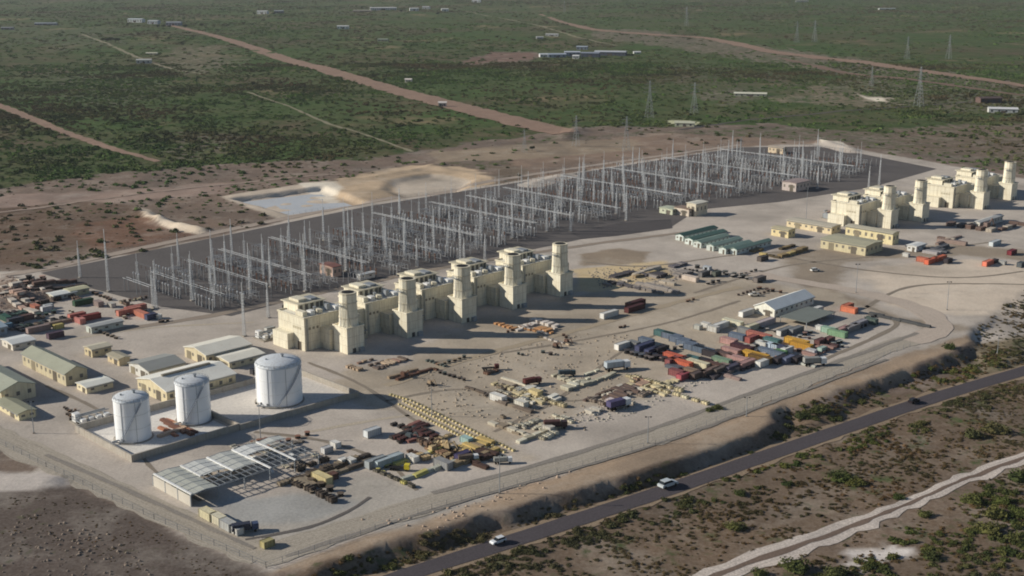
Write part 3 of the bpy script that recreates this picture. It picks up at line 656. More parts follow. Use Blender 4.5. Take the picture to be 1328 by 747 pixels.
# unfinished saw-tooth steel shed
p=G(248,657); t=thing('unfinished_steel_shed','half roofed grey steel shed with saw-tooth bays by the perimeter road','steel shed',(p[0],p[1],0),RU)
B=11.2; nb=5; D=26.; Hs=4.3
for k in range(nb+1):
    for j in range(4): MB().bx(k*B-.2,k*B+.2,j*D/3-.2,j*D/3+.2,0,Hs).obj('column',GALV,t)
for k in range(nb):
    y0=[0,12,8,17,21][k]; y1=D
    m=MB(); x0=k*B; vs=[(x0,y0,Hs),(x0+B*.55,y0,Hs+.6),(x0+B,y0,Hs),(x0,y1,Hs),(x0+B*.55,y1,Hs+.6),(x0+B,y1,Hs)]
    if k in (1,3): vs=[(a,b,c) for a,b,c in vs]
    m.add(vs,[(0,1,4,3),(1,2,5,4)]); m.obj('roof_sheet',corrugated(((200,200,188),(222,222,216),(206,206,198),(230,230,226),(214,214,206))[k],'v'),t)
    m=MB(); m.bx(x0+.1,x0+.9,y0 if k<3 else 0,D,Hs+.12,Hs+.5); m.obj('gutter',WHITE,t)
m=MB()
for k in range(nb):
    x0=k*B
    for j in range(7):
        y=D*j/6; m.bar((x0,y,Hs),(x0+B*.55,y,Hs+.55),.22); m.bar((x0+B*.55,y,Hs+.55),(x0+B,y,Hs),.22); m.bar((x0,y,Hs-.05),(x0+B,y,Hs-.05),.2)
    for f in (.1,.3,.55,.8): m.bar((x0+B*f,0,Hs+.55*min(f/.55,(1-f)/.45)),(x0+B*f,D,Hs+.55*min(f/.55,(1-f)/.45)),.16)
m.obj('roof_truss',GALV,t)
MB().bx(-.12,.0,.2,D-.2,0,Hs-.3).obj('end_wall',corrugated((214,206,192),'v'),t)
for k in range(14):
    o=MB(); L=random.uniform(2,5); 
    for j in range(4): o.bx(0,L,j*.5,j*.5+.28,0,.5+.3*(k%3))
    x,y=W(-151.8+random.uniform(14,62),102.2-random.uniform(3,34)); tag(o.obj('steel_bundle',random.choice((GALV,WHITE,CREAM2)),loc=(x,y,.02),rz=RU+random.choice((0,1.57))+random.uniform(-.2,.2)),'short bundle of pale steel sections lying around the unfinished shed','steel bundle','steel bundles by the unfinished shed')
# green-roofed cabins
k=0
for (px,py,rx,lx) in ((886,313,930,876),(898,318,942,888),(909,322,946,899),(925,326,962,916),(941,330,975,932),(955,331,1000,947)):
    q=['back row nearest the switchyard','second row from the switchyard','third row, behind a white-fronted one','fourth row, with pale green roof','fifth row, long and pale','front row with dark shaded side'][k]
    col=[(70,98,88),(96,124,112),(140,160,146),(150,170,156),(146,168,154),(132,156,142)][k]
    S('accommodation_cabin','green roofed cabin, '+q,'cabin',(px,py),rx,lx,py-7,'U',.9,(214,222,216),col,1,group='green roofed cabins'); k+=1

# ================================================================== SWITCHYARD
def latt_col(m,x,y,h,w=1.1,b=.11,top=.9,n=7):
    pts=[(-1,-1),(1,-1),(1,1),(-1,1)]
    for k in range(n):
        z0=h*k/n;z1=h*(k+1)/n; w0=(w+(top-w)*k/n)/2; w1=(w+(top-w)*(k+1)/n)/2
        for i in range(4):
            a,c=pts[i],pts[(i+1)%4]
            m.bar((x+a[0]*w0,y+a[1]*w0,z0),(x+a[0]*w1,y+a[1]*w1,z1),b)
            m.bar((x+a[0]*w0,y+a[1]*w0,z0),(x+c[0]*w1,y+c[1]*w1,z1),b*.7)
    return m
def latt_beam(m,y0,y1,z,w=.6,b=.045,n=6,x=0):
    for dx in (-w/2,w/2):
        for dz in (-w/2,w/2): m.bar((x+dx,y0,z+dz),(x+dx,y1,z+dz),b)
    for k in range(n):
        a=y0+(y1-y0)*k/n; c=y0+(y1-y0)*(k+1)/n; s=1 if k%2 else -1
        for dx in (-w/2,w/2): m.bar((x+dx,a,z-s*w/2),(x+dx,c,z+s*w/2),b*.7)
        m.bar((x-s*w/2,a,z+w/2),(x+s*w/2,c,z+w/2),b*.7)
    return m
LAT=paint((196,198,200),.6,.2,.1,streak=False); LAT2=paint((124,126,130),.6,.2,.1,streak=False)
LAT3=paint((102,103,106),.6,.2,.1,streak=False)
def make_gantry(nb,bw,h,spike):
    t=thing('gantry','','gantry',(0,0,0),RU)
    for k in range(nb+1): 
        m=MB(); latt_col(m,0,k*bw,h)
        if spike: m.bar((0,k*bw,h),(0,k*bw,h+spike),.16)
        m.obj('column',LAT,t)
    for k in range(nb): latt_beam(MB(),k*bw+.5,(k+1)*bw-.5,h-.6).obj('beam',LAT3,t)
    for k in range(nb):
        m=MB()
        for j in (.25,.5,.75): m.lathe((0,(k+j)*bw,h-3.2),[(.14,0),(.2,.3),(.14,.6),(.2,.9),(.14,1.2),(.2,1.5),(.1,2)],6)
        m.obj('insulator_string',paint((110,80,66),.4,.1,streak=False),t)
    return t
GA=make_gantry(4,21,12,5); GB=make_gantry(5,22,15,8); GC=make_gantry(3,22,15,8)
gl=[(-2+26*k,-120-(k%2)*4,'A') for k in range(7)]+[(178+27*k,-126-k*1.2 if k<13 else -112,'B') for k in range(17)]+[(655,-105,'C'),(684,-118,'C')]
first={'A':GA,'B':GB,'C':GC}; used=set()
for i,(u,v,kd) in enumerate(gl):
    src=first[kd]; o=src if kd not in used else dup(src,(0,0,0)); used.add(kd)
    x,y=W(u,v); o.location=(x,y,0); o.rotation_euler[2]=RU
    o['label']=('shorter' if kd=='A' else 'tall')+' grey lattice gantry with beams and spikes in the '+('left' if u<180 else 'middle' if u<430 else 'far right')+' of the switchyard'
    o['group']=('shorter' if kd=='A' else 'tall')+' switchyard gantries '+('left' if u<180 else 'middle' if u<430 else 'far right')
# lightning / lamp masts
m0=None
def mast_px(px,yt,yb,i):
    global m0
    x,y=G(px,yb); h=min(40,hgt((x,y),yt))
    if m0 is None:
        m0=thing('lightning_mast','','mast',(0,0,0)); m=MB(); latt_col(m,0,0,24,1.3,.15,.5,14); m.obj('shaft',LAT,m0); m=MB(); m.bar((0,0,24),(0,0,30),.25); m.obj('spike',LAT,m0); MB().bx(-1,1,-1,1,0,.5).obj('footing',CONC,m0); o=m0
    else: o=dup(m0,(0,0,0))
    o.location=(x,y,0); o.rotation_euler[2]=RU; o.scale=(1,1,h/30)
    sec='left' if px<330 else 'centre-left' if px<520 else 'centre' if px<760 else 'right'
    o['label']='thin pale lightning mast standing in the %s part of the switchyard'%sec; o['group']='lightning masts '+sec
ML=[(104,312,360),(141,297,378),(203,338,400),(249,330,390),(280,335,380),(301,284,332),(324,315,375),(351,310,372),(374,293,322),(396,303,378),(420,258,312),(452,268,305),(232,302,345),(199,346,398),
(458,272,322),(501,284,332),(518,245,277),(526,278,330),(563,270,332),(583,265,308),(602,308,345),(623,258,312),(629,303,338),(679,238,303),(685,222,262),(709,262,300),(740,252,300),(597,280,340),(647,270,318),
(793,215,250),(820,190,230),(872,180,215),(985,172,205),(1040,195,235),(1088,190,235),(850,205,250),(905,210,255),(930,188,225),(960,205,250),(1015,190,230),(1060,215,245),(770,228,268),(728,232,276),(317,366,436),(348,366,412),(541,310,346),(812,240,286),(1126,215,250),(1140,200,240)]
_r=random.Random(9)
for _k in range(30):
    _u=_r.uniform(10,700); _a=-225-(_u>250)*15; _x,_y=W(_u,_r.uniform(_a+( _u>640)*60,-122)); _p=PJ(_x,_y); ML.append((_p[0],PJ(_x,_y,_r.choice((20,24,28)))[1],_p[1]))
for i,(a,b,c) in enumerate(ML): mast_px(a,b,c,i)
# equipment rows
INS=paint((166,164,162),.4,.1,streak=False); INSB=paint((124,92,76),.4,.1,streak=False)
def eq_a():
    t=thing('disconnector','','switchgear',(0,0,0),RU); m=MB()
    for x in (-3,3): m.bar((x,-3.6,0),(x,-3.6,2.8),.3); m.bar((x,3.6,0),(x,3.6,2.8),.3); m.bar((x,-3.6,2.8),(x,3.6,2.8),.3)
    m.obj('frame',LAT2,t)
    for j in (-3,0,3):
        m=MB()
        for x in (-3,3): m.lathe((x,j,2.9),[(.2,0),(.34,.3),(.2,.7),(.34,1.1),(.2,1.5),(.34,1.9),(.2,2.3),(.25,2.8)],6)
        m.obj('insulator',INS,t); MB().bar((-3.4,j,5.8),(3.4,j,5.8),.24).obj('contact_arm',LAT,t)
    return t
def eq_b():
    t=thing('circuit_breaker','','switchgear',(0,0,0),RU)
    for j in (-3.2,0,3.2):
        MB().bx(-.4,.4,j-.4,j+.4,0,2.4).obj('stand',LAT2,t)
        MB().lathe((0,j,2.4),[(.3,0),(.42,.5),(.3,1),(.42,1.5),(.3,2),(.42,2.5),(.35,3.4)],8).obj('insulator',INS,t)
        MB().lathe((0,j,5.8),[(.5,0),(.55,.6),(.3,.9)],8).obj('head',LAT,t)
    return t
def eq_c():
    t=thing('instrument_transformer','','switchgear',(0,0,0),RU)
    MB().bx(-.35,.35,-.35,.35,0,2.5).obj('stand',LAT2,t); MB().lathe((0,0,2.5),[(.4,0),(.3,.4),(.4,.8),(.26,1.4),(.36,1.9),(.22,2.6),(.5,3.0),(.5,3.7),(.2,3.9)],8).obj('insulator',INSB,t)
    return t
def eq_d():
    t=thing('post_insulator','','switchgear',(0,0,0),RU); MB().bar((0,0,0),(0,0,3.6),.36).obj('stand',LAT2,t); MB().lathe((0,0,3.6),[(.18,0),(.3,.4),(.18,.9),(.3,1.4),(.18,2),(.3,2.5),(.2,3)],6).obj('insulator',INS,t); return t
EQ=[(eq_a(),'three-pole grey disconnector on a steel frame in the switchyard rows','disconnectors'),(eq_b(),'three-column circuit breaker in the switchyard rows','circuit breakers'),
    (eq_c(),'brown instrument transformer on a stand in the switchyard rows','instrument transformers'),(eq_d(),'slender post insulator on a stand in the switchyard rows','post insulators')]
cnt=[0,0,0,0]; rr=random.Random(3)
def vr(u):
    K=[(0,-208,-116),(118,-222,-104),(170,-215,-112),(300,-243,-128),(400,-247,-122),(512,-262,-108),(616,-255,-92),(700,-180,-108)]
    for a,b in zip(K,K[1:]):
        if u<=b[0]: f=(u-a[0])/(b[0]-a[0]); return a[1]+(b[1]-a[1])*f,a[2]+(b[2]-a[2])*f
    return K[-1][1:]
spots=[]
u=-6.
while u<700:
    a,b=vr(max(0,u)); kind=rr.choice((0,1,2,0,3)); sp=11.5 if kind<2 else 5.0
    v=b-2
    while v>a:
        if rr.random()<(.74 if u<175 else .68): spots.append((u,v,kind))
        v-=sp
    u+=6.4 if u<170 else 8.2
rr.shuffle(spots)
for (u,v,kd) in spots:
    lim=(200,170,290,290)[kd]
    if cnt[kd]>=lim: continue
    src,lab,grp=EQ[kd]; o=src if cnt[kd]==0 else dup(src,(0,0,0)); cnt[kd]+=1
    x,y=W(u+rr.uniform(-.3,.3),v); o.location=(x,y,0); o.rotation_euler[2]=RU; o['label']=lab; o['group']=grp
# tubular busbars
for i,(u,v0,v1) in enumerate(((-19,-190,-160),(0,-192,-116),(30,-204,-118),(61,-215,-118),(104,-222,-118),(157,-199,-112),(205,-238,-128),(262,-240,-128),(300,-240,-128),(345,-244,-122),(420,-250,-122),(480,-250,-115),(560,-252,-108),(640,-245,-100))):
    x,y=W(u,v1); t=thing('busbar','long pale tubular busbar on posts crossing the switchyard','busbar',(x,y,0),RU,'tubular busbars'); L=v1-v0
    for dx in (0,2.4): MB().bar((dx,0,7.6),(dx,L,7.6),.22).obj('tube',LAT,t)
    for k in range(int(L/14)+1):
        for dx in (0,2.4): MB().bar((dx,k*14+.5,0),(dx,k*14+.5,7.4),.3).obj('post',LAT2,t)
# dead-end line across the back
# ================================================================== CONTAINERS, VEHICLES, LAYDOWN
_cp={}
def container(px,py,L,rgb,dr,label,w=2.6,h=2.7,group=None,name='shipping_container',cat='container',end=None,dz=0,jit=.0):
    k=(L,tuple(rgb),w,h,name,end)
    x,y=G(px,py); rz={'U':RU,'V':-RU}[dr]+jit if isinstance(dr,str) else math.radians(dr)
    z=hz(x,y)+dz+.05
    if k in _cp: return dup(_cp[k],(x,y,z),rz,label=label,group=group)
    t=thing(name,label,cat,(x,y,z),rz,group)
    MB().bx(-L/2,L/2,-w/2,w/2,.12,h).obj('body',paint(rgb,.6,.22),t)
    m=MB(); n=int(L/1.0)
    for i in range(n): a=-L/2+L*(i+.5)/n; m.bx(a-.1,a+.1,-w/2-.06,-w/2,.2,h-.1); m.bx(a-.1,a+.1,w/2,w/2+.06,.2,h-.1)
    m.obj('rib',paint(tuple(c*.86 for c in rgb),.6,.2),t)
    m=MB()
    for a in (-L/2,L/2):
        for b in (-w/2,w/2): m.box((a,b,h/2),(.24,.24,h+.1))
    m.bx(-L/2,L/2,-w/2-.09,-w/2+.1,h-.02,h+.1); m.bx(-L/2,L/2,w/2-.1,w/2+.09,h-.02,h+.1); m.obj('corner_post',paint(tuple(c*.8 for c in rgb),.6,.2),t)
    for s in (-1,1): MB().bx(-L/2-.07,-L/2,min(0,s*(w/2-.15)),max(0,s*(w/2-.15)),.25,h-.2).obj('door',paint(end or tuple(min(255,c*1.06) for c in rgb),.5,.12),t)
    _cp[k]=t; return t
def make_car(name,rgb,pick=False):
    t=thing(name,'','car',(0,0,0)); 
    prof=[(-2.3,.45),(-2.3,.95),(-1.9,1.05),(-1.2,1.08),(-.6,1.12),(1.0,1.1),(2.1,.95),(2.35,.7),(2.35,.4)]
    vs=[(x,-.88,z) for x,z in prof]+[(x,.88,z) for x,z in prof]; n=len(prof)
    fs=[tuple(range(n))[::-1],tuple(range(n,2*n))]+[(i,(i+1)%n,n+(i+1)%n,n+i) for i in range(n)]
    MB().add(vs,fs).obj('body',paint(rgb,.35,.05,.1,streak=False),t)
    c=[(-.9 if pick else -2.0,1.1),(-.7 if pick else -1.6,1.62),(.35,1.66),(1.15,1.1)]
    vs=[(x,-.74,z) for x,z in c]+[(x,.74,z) for x,z in c]; MB().add(vs,[(3,2,1,0),(4,5,6,7)]+[(i,(i+1)%4,4+(i+1)%4,4+i) for i in range(4)]).obj('window',glassm(),t)
    MB().bx(c[1][0]-.05,.4,-.76,.76,1.63,1.7).obj('roof',paint(rgb,.35,.05,.1,streak=False),t)
    for x in (-1.45,1.45):
        for y in (-.9,.68):
            m=MB(); n=14; vs=[];
            for yy in (y,y+.22):
                for i in range(n): a=2*math.pi*i/n; vs.append((x+.36*math.cos(a),yy,.37+.36*math.sin(a)))
            m.add(vs,[tuple(range(n)),tuple(range(n,2*n))[::-1]]+[(i,n+i,n+(i+1)%n,(i+1)%n) for i in range(n)]); m.obj('wheel',RUBBER,t)
    for s in (-1,1): MB().bx(2.33,2.37,s*.65-.18,s*.65+.18,.62,.8).obj('headlight',WHITE,t)
    return t
cars={}
def car(px,py,rgb,rz,label,zref=0,pick=False,sc_=1.,name='car'):
    k=(tuple(rgb),pick,name)
    x,y=G(px,py,zref); z=zref if zref else .12
    if k not in cars: o=cars[k]=make_car(name,rgb,pick)
    else: o=dup(cars[k],(0,0,0))
    o.location=(x,y,z); o.rotation_euler[2]=math.radians(rz); o['label']=label; o.scale=(sc_,)*3; return o
RZ=-DROP+.45
rd=math.degrees(math.atan2(G(1000,589,-DROP+.1)[1]-G(870,634,-DROP+.1)[1],G(1000,589,-DROP+.1)[0]-G(870,634,-DROP+.1)[0]))
car(866,631,(206,212,214),rd,'long pale silver car driving on the dark road',RZ,sc_=1.75)
car(646,704,(232,234,236),rd+180,'small white car on the lower left of the dark road',RZ,sc_=1.25)
car(1185,522,(48,40,44),rd,'dark car further up the dark road',RZ,sc_=1.3)
car(1057,352,(232,230,224),20,'lone white vehicle on open gravel near the front office block',sc_=1.3)
car(978,384,(224,218,208),15,'pale vehicle parked left of the bright white hall',sc_=1.4,pick=True)
def make_truck(cab,bed,L=9,load=True):
    t=thing('truck','','truck',(0,0,0)); 
    MB().bx(L/2-2.2,L/2,-1.2,1.2,.9,3.0).obj('cab',paint(cab,.4,.08,streak=False),t)
    MB().bx(L/2-.4,L/2+.03,-1.05,1.05,1.9,2.7).obj('window',glassm(),t)
    MB().bx(-L/2,L/2-2.3,-1.25,1.25,1.1,1.4).obj('flatbed',DARK,t)
    if load: MB().bx(-L/2+.2,L/2-2.6,-1.2,1.2,1.4,3.3).obj('cargo_box',paint(bed,.6,.15),t)
    for x in (-L/2+1,-L/2+2.3,L/2-1.2):
        for y in (-1.22,.9):
            m=MB(); n=12; vs=[(x+.5*math.cos(2*math.pi*i/n),yy,.5+.5*math.sin(2*math.pi*i/n)) for yy in (y,y+.34) for i in range(n)]
            m.add(vs,[tuple(range(n)),tuple(range(n,2*n))[::-1]]+[(i,n+i,n+(i+1)%n,(i+1)%n) for i in range(n)]); m.obj('wheel',RUBBER,t)
    return t
trucks={}
def truck(px,py,cab,bed,rz,label,sc_=1,load=True):
    k=(cab,bed,load); x,y=G(px,py)
    if k not in trucks: o=trucks[k]=make_truck(cab,bed,load=load)
    else: o=dup(trucks[k],(0,0,0))
    o.location=(x,y,.1); o.rotation_euler[2]=math.radians(rz); o['label']=label; o.scale=(sc_,)*3
w=(230,230,228); sil=(180,190,198); rdk=(96,48,44); 
truck(800,480,w,sil,22,'silver box truck left of the orange containers',1.4)
truck(1056,474,w,(150,150,146),8,'white cabbed truck at the lower right end of the container yard',1.25)
truck(802,530,w,(84,78,112),35,'white truck with dark purple load beside the inner road',1.3)
truck(690,499,rdk,rdk,30,'dark maroon truck casting a long shadow in the laydown ground',1.0)
truck(636,480,rdk,(84,84,60),10,'dark maroon flatbed truck behind the maroon box truck',.9,False)
truck(318,690,(72,82,110),(60,64,80),20,'dark blue truck beside the perimeter road corner',1.0)
truck(518,610,(220,200,60),(150,140,60),-10,'yellow truck near the lower laydown pile',.9,False)
truck(607,599,w,(110,96,84),15,'white cabbed truck at the end of the lower pile row',.9)
truck(652,601,w,(176,176,168),10,'pale truck beside the lower perimeter road',.8)
truck(735,408+80,(60,74,78),(80,92,98),10,'dark teal truck amid white crates',.9)
truck(720,556,(70,52,52),(96,66,62),8,'brown low truck between the crates and the inner road',1.1)
# hand placed containers: px,py,length,colour,dir,label,(end)
NV=(72,76,104); OR=(206,108,84); CR=(140,86,86); BL=(112,124,142); TE=(86,122,122); YE=(216,168,72); PK=(190,150,144); WH=(228,226,220); GY=(140,142,142); DR=(88,50,50); GR=(140,176,140); CRM=(222,214,184); DK=(64,58,62); SA=(188,118,104)
BOXES=[
(790,411,12,WH,'U','white trailer box near the shadow of the last stack'),(823,403,14,DR,'U','dark red long container behind the white trailer box'),(824,397,14,DR,'U','dark red container beyond the first dark red one'),
(807,452,9,WH,'U','bright white container at the left end of the container yard'),(822,450,6,GY,'V','tall grey box beside the bright white container'),(836,453,12,NV,'U','navy container right of the tall grey box'),(845,459,8,NV,'U','navy square container in front of the navy one'),(857,457,9,DK,'U','charcoal container behind the orange pair'),(838,446,8,BL,'V','faded blue container behind the navy ones'),
(862,437,12,TE,'V','teal container at the head of the long blue row'),(872,440,12,BL,'V','blue grey container second in the long row'),(882,445,12,BL,'V','blue grey container third in the long row'),(891,450,12,BL,'V','blue grey container fourth in the long row'),(901,455,12,BL,'V','blue grey container fifth in the long row'),(912,458,12,(98,112,130),'V','darker blue container sixth in the long row'),(921,462,8,DK,'V','charcoal container ending the long blue row'),
(875,467,12,OR,'V','bright orange container, front one of two'),(883,475,12,(214,112,84),'V','orange container lowest beside the pale cream one'),(872,472,8,CR,'U','crimson small container under the orange pair'),(890,470,6,DK,'U','black container right of the orange pair'),
(905,476,12,CRM,'V','long cream container below the blue row'),(899,470,8,TE,'V','dark teal container above the cream one'),(914,473,7,DK,'V','black container right of the long cream one'),(879,488,9,CR,'V','crimson container at the lower left of the yard'),(886,492,7,(164,84,92),'U','pinkish red container beside the crimson one'),
(934,426,12,WH,'U','white container in front of the white cabins'),(925,430,6,(206,204,198),'V','pale box left of the white container'),(950,422,12,(236,232,206),'V','cream white container left of the big hall'),(968,409,11,WH,'U','white cabin beside the end of the big hall'),(915,424,5,WH,'V','small white box at the upper yard edge'),(905,427,4,(196,196,188),'V','tiny pale box at the upper yard edge'),
(984,439,14,SA,'V','salmon red container in the middle of the yard'),(975,443,8,(160,90,84),'U','rusty container left of the salmon one'),(965,432,7,GY,'V','grey container above the rusty one'),(956,440,9,BL,'V','pale blue container left of the rusty one'),(945,446,9,PK,'V','pinkish container left of the pale blue one'),
(992,422,15,(206,192,192),'U','long pinkish white cabin beside the big hall'),(975,428,9,CRM,'U','cream cabin below the pinkish white one'),(1018,433,12,GY,'U','grey container with bright white end','W'),(1032,432,10,(128,130,132),'U','plain grey container right of the white ended one'),
(1060,405,7,WH,'U','white container right of the big hall'),(1101,405,9,(226,134,100),'V','orange container at the upper right corner of the yard'),(1099,401,8,(206,118,92),'U','dull orange container stacked behind the bright one'),
(1114,424,13,(164,162,168),'U','long grey container at the right end of the yard'),(1105,429,12,(150,146,146),'U','second grey container in front of the long grey one'),(1092,432,12,PK,'U','brown pink container left of the grey pair'),(1086,436,10,GR,'V','bright green container by the right corner'),(1076,432,9,(166,196,176),'V','pale mint container beside the green one'),(1063,428,4,WH,'V','small white block beside the shade roof'),
(1033,447,13,YE,'V','bright yellow container right of centre'),(1039,452,12,(200,150,60),'V','mustard container in front of the bright yellow one'),(980,465,14,YE,'V','bright yellow container in the lower yard'),(986,469,12,(120,92,50),'V','yellow container painted in shaded tone against the lower yellow one'),  # last box is yellow in shade, with the shade put into its brown colour
(988,450,6,WH,'V','white container with lit end near the teal one'),(999,452,9,(206,222,236),'V','ice blue container right of the white one'),(1001,446,9,TE,'V','teal container behind the ice blue one'),(1011,455,9,NV,'V','navy container right of the ice blue one'),(1000,461,14,BL,'V','slate blue container below the ice blue one'),(1020,458,7,WH,'U','white box right of the slate container'),(1012,462,6,(104,150,96),'V','green box by the slate container'),
(1022,470,8,(110,116,140),'U','dusty blue container at the lower edge'),(1034,470,6,DK,'U','black box at the lower edge'),(1012,470,9,DK,'U','black container at the lower edge'),(988,475,7,WH,'U','white ended container at the lower edge'),(968,476,12,PK,'U','pale pink container at the lower edge'),(957,470,12,(196,156,150),'V','dusty pink container left of the lower yellow one'),
(962,455,12,(84,50,58),'V','dark plum container above the lower yellow one'),(948,459,10,PK,'V','rosy container left of the plum one'),(941,465,8,(104,84,80),'V','dull maroon container in the lower middle'),(936,472,10,(136,160,136),'V','grey green container in the lower middle'),(950,481,10,(88,84,100),'U','dark violet container at the lower rim'),(934,484,10,(110,98,92),'U','brown red container at the lower rim'),(920,486,12,(130,108,98),'U','rust brown container at the lower rim'),(905,490,9,(96,82,78),'U','dark rust container at the lower rim left'),(925,478,9,(110,82,74),'V','brown container behind the rust one'),(896,486,7,(150,128,110),'V','tan container at the lower left rim'),
(1064,447,7,(110,74,72),'U','maroon box at the right rim'),(1075,445,6,(120,84,80),'U','russet box at the far right rim'),(1130,420,6,(98,112,104),'V','dark green box at the far right corner'),(1066,456,5,(176,196,186),'U','pale mint small box at the right rim'),(1052,459,5,(206,204,206),'V','whitish box near the right rim'),
# left edge yard
(46,402,7,(188,120,98),'V','salmon container stack by the far left debris'),(61,404,6,(206,204,204),'U','pale grey container beside the left salmon one'),(63,400,5,(196,200,200),'U','silver box behind the pale grey one'),(104,419,7,(206,136,128),'V','pink container front of the left red pair'),(115,415,13,(150,70,66),'U','dull red container in shadow of the pink one'),(100,413,9,(196,124,112),'U','salmon container behind the pink one'),
(168,407,14,(196,128,112),'U','long salmon container beside the switchyard corner'),(184,411,12,(206,132,110),'V','bright salmon container at the end of the long one'),(176,403,12,(184,116,104),'U','back salmon container of the switchyard corner group'),(196,414,6,NV,'U','navy container right of the salmon group'),(205,413,4,WH,'V','white small box right of the salmon group'),
(108,395,11,(56,84,62),'U','dark green container behind the pink one'),(128,397,6,(170,150,144),'V','grey pink box at the switchyard edge'),(145,398,5,(196,192,184),'V','small pale box at the switchyard edge'),(8,416,9,(52,92,78),'V','dark green container at the left edge'),(4,428,10,(98,130,152),'U','blue container at the left edge'),(20,419,8,(74,76,84),'U','slate container at the left edge'),(76,426,5,(208,190,120),'U','small yellow box near the pink container'),(72,438,8,(92,74,88),'U','dark plum low container above the long workshop'),(35,415,7,(120,92,84),'U','brown container near the left edge'),(50,430,12,(160,140,134),'U','faded brown flat container above the white roofed shed'),
# right yard
(1208,341,14,(216,112,84),'U','orange container, left of the far pair'),(1219,338,12,(222,124,92),'U','orange container, behind the left far one'),(1198,340,9,(200,120,96),'V','dull orange container at the left of the far group'),(1229,341,6,DK,'U','black box right of the far orange group'),(1281,344,10,(222,128,104),'U','orange pink container at the far right'),(1290,341,5,DK,'U','black box beside the far right orange pink container'),(1312,330,8,(120,48,56),'U','crimson dark container at the right picture edge'),(1300,343,4,(190,190,186),'V','pale little box at the right picture edge'),
(1175,333,4,WH,'V','white little box near the office block end'),(1290,318,12,(206,212,214),'U','silver container line at the right picture edge'),(1324,346,6,(90,96,100),'U','grey box cut by the right picture edge'),
# middle
(895,364,11,(222,206,192),'V','pale pink container among debris north of the yard'),(913,358,8,(112,110,110),'U','grey container in the debris line'),(929,358,6,(96,100,92),'U','dark olive container in the debris line'),(917,350,5,(200,206,212),'V','silver box in the debris line'),(989,338,8,(92,84,80),'U','dark brown container below the green cabins'),(985,365,9,(120,112,108),'U','low grey brown container on open gravel'),
(455,602,4,WH,'V','white pickup sized box on the lower yard'),(483,565,7,(206,210,212),'U','white container left of the red machine pile'),(504,602,13,(188,200,204),'U','pale long container in the lower pile'),(488,604,9,(160,166,168),'U','grey container in the lower pile left'),(535,598,5,WH,'V','white small box in the lower pile'),(605,574,5,(176,206,202),'V','mint box near the yellow block rows'),(575,606,8,(160,160,160),'V','grey box in front of the lower pile'),(601,596,7,(70,64,96),'U','navy box in the lower pile right'),
(418,625,9,(224,208,158),'V','cream box at the end of the unfinished shed'),(432,621,3,(110,80,70),'V','brown drum rack beside the cream box'),(270,672,7,(226,216,180),'V','cream cabin at the foot of the unfinished shed'),(283,678,6,(230,222,196),'V','cream cabin nearest the perimeter road'),(296,686,6,(200,200,196),'V','grey white cabin by the blue truck'),(308,692,4,WH,'V','white little cabin beside the blue truck'),(347,709,4,(176,166,120),'U','khaki box at the lower corner'),
(646,520,8,WH,'V','white box in the crate field'),(676,528,6,(226,222,210),'V','pale container behind the crate field'),(694,514,6,(232,212,160),'V','yellowish container in the crate field'),(795,527,6,(236,220,218),'V','pinkish white box at the crate field right'),(711,559,5,(206,200,190),'V','pale small box by the brown truck'),
(445,602,3,WH,'U','tiny white box on the lower yard'),(424,587,4,(206,206,206),'U','white box row start on the lower yard'),(435,580,4,WH,'V','white box row middle on the lower yard'),(330,470+15,3,(70,70,74),'U','dark box between warehouse and widest tank'),
(372,418,3,(44,44,44),'V','black tall enclosure at the left of the turbine row'),(360,436,6,(214,216,216),'U','silver enclosure at the left of the turbine row'),(350,430,5,(190,190,184),'U','pale grey enclosure left of the turbine row'),
]
big={372:6.5}
for r in BOXES:
    px,py,L,rgb,dr,lab=r[:6]
    container(px,py,L,rgb,dr,lab,h=(3.0 if L>5 else 2.4) if px!=372 else 9,w=3.0 if L>5 else 2.6,end=WH if len(r)>6 else None,jit=0)
# white tent rows etc: extra small clutter boxes (crates), individually placed, alike ones share a label
def crate_proto(nm,rgb,kind):
    t=thing(nm,'',nm.replace('_',' '),(0,0,0))
    if kind=='crate':
        MB().bx(-1.5,1.5,-.8,.8,.15,1.1).obj('box',paint(rgb,.8,.2),t); m=MB()
        for x in (-1.2,0,1.2): m.bx(x-.12,x+.12,-.9,.9,0,1.25)
        m.obj('batten',paint(tuple(c*.8 for c in rgb),.8,.2),t)
    elif kind=='pipes':
        for j in range(4): MB().bar((-3,j*.55-.8,.3),(3,j*.55-.8,.3),.5).obj('pipe',paint(rgb,.6,.15,streak=False),t)
        for j in range(3): MB().bar((-3,j*.55-.5,.8),(3,j*.55-.5,.8),.5).obj('pipe',paint(rgb,.6,.15,streak=False),t)
    elif kind=='machine':
        MB().box((0,0,.5),(3.4,2.4,.9)).obj('track',DARK,t); MB().box((-.3,0,1.7),(2.6,1.9,1.5),0,.85).obj('cab',paint(rgb,.5,.1),t); m=MB(); m.bar((.8,0,1.6),(2.8,0,3.6),.4); m.bar((2.8,0,3.6),(4.2,0,1.2),.3); m.obj('arm',paint(rgb,.5,.1),t); MB().box((4.2,0,.9),(.7,1,.6)).obj('bucket',DARK,t)
    elif kind=='slab':
        for j in range(3): MB().bx(-2,2,-1,1,.05+j*.38,.35+j*.38).obj('slab',paint(rgb,.85,.15),t)
    elif kind=='drum':
        MB().lathe((0,0,0),[(1.1,0),(1.1,.12),(.5,.13),(.5,1.1),(1.1,1.12),(1.1,1.25)],14).obj('spool',paint(rgb,.8,.2),t)
        MB().lathe((0,0,0),[(.9,.15),(.9,1.1)],14).obj('cable',DARK,t)
    return t
PR={}
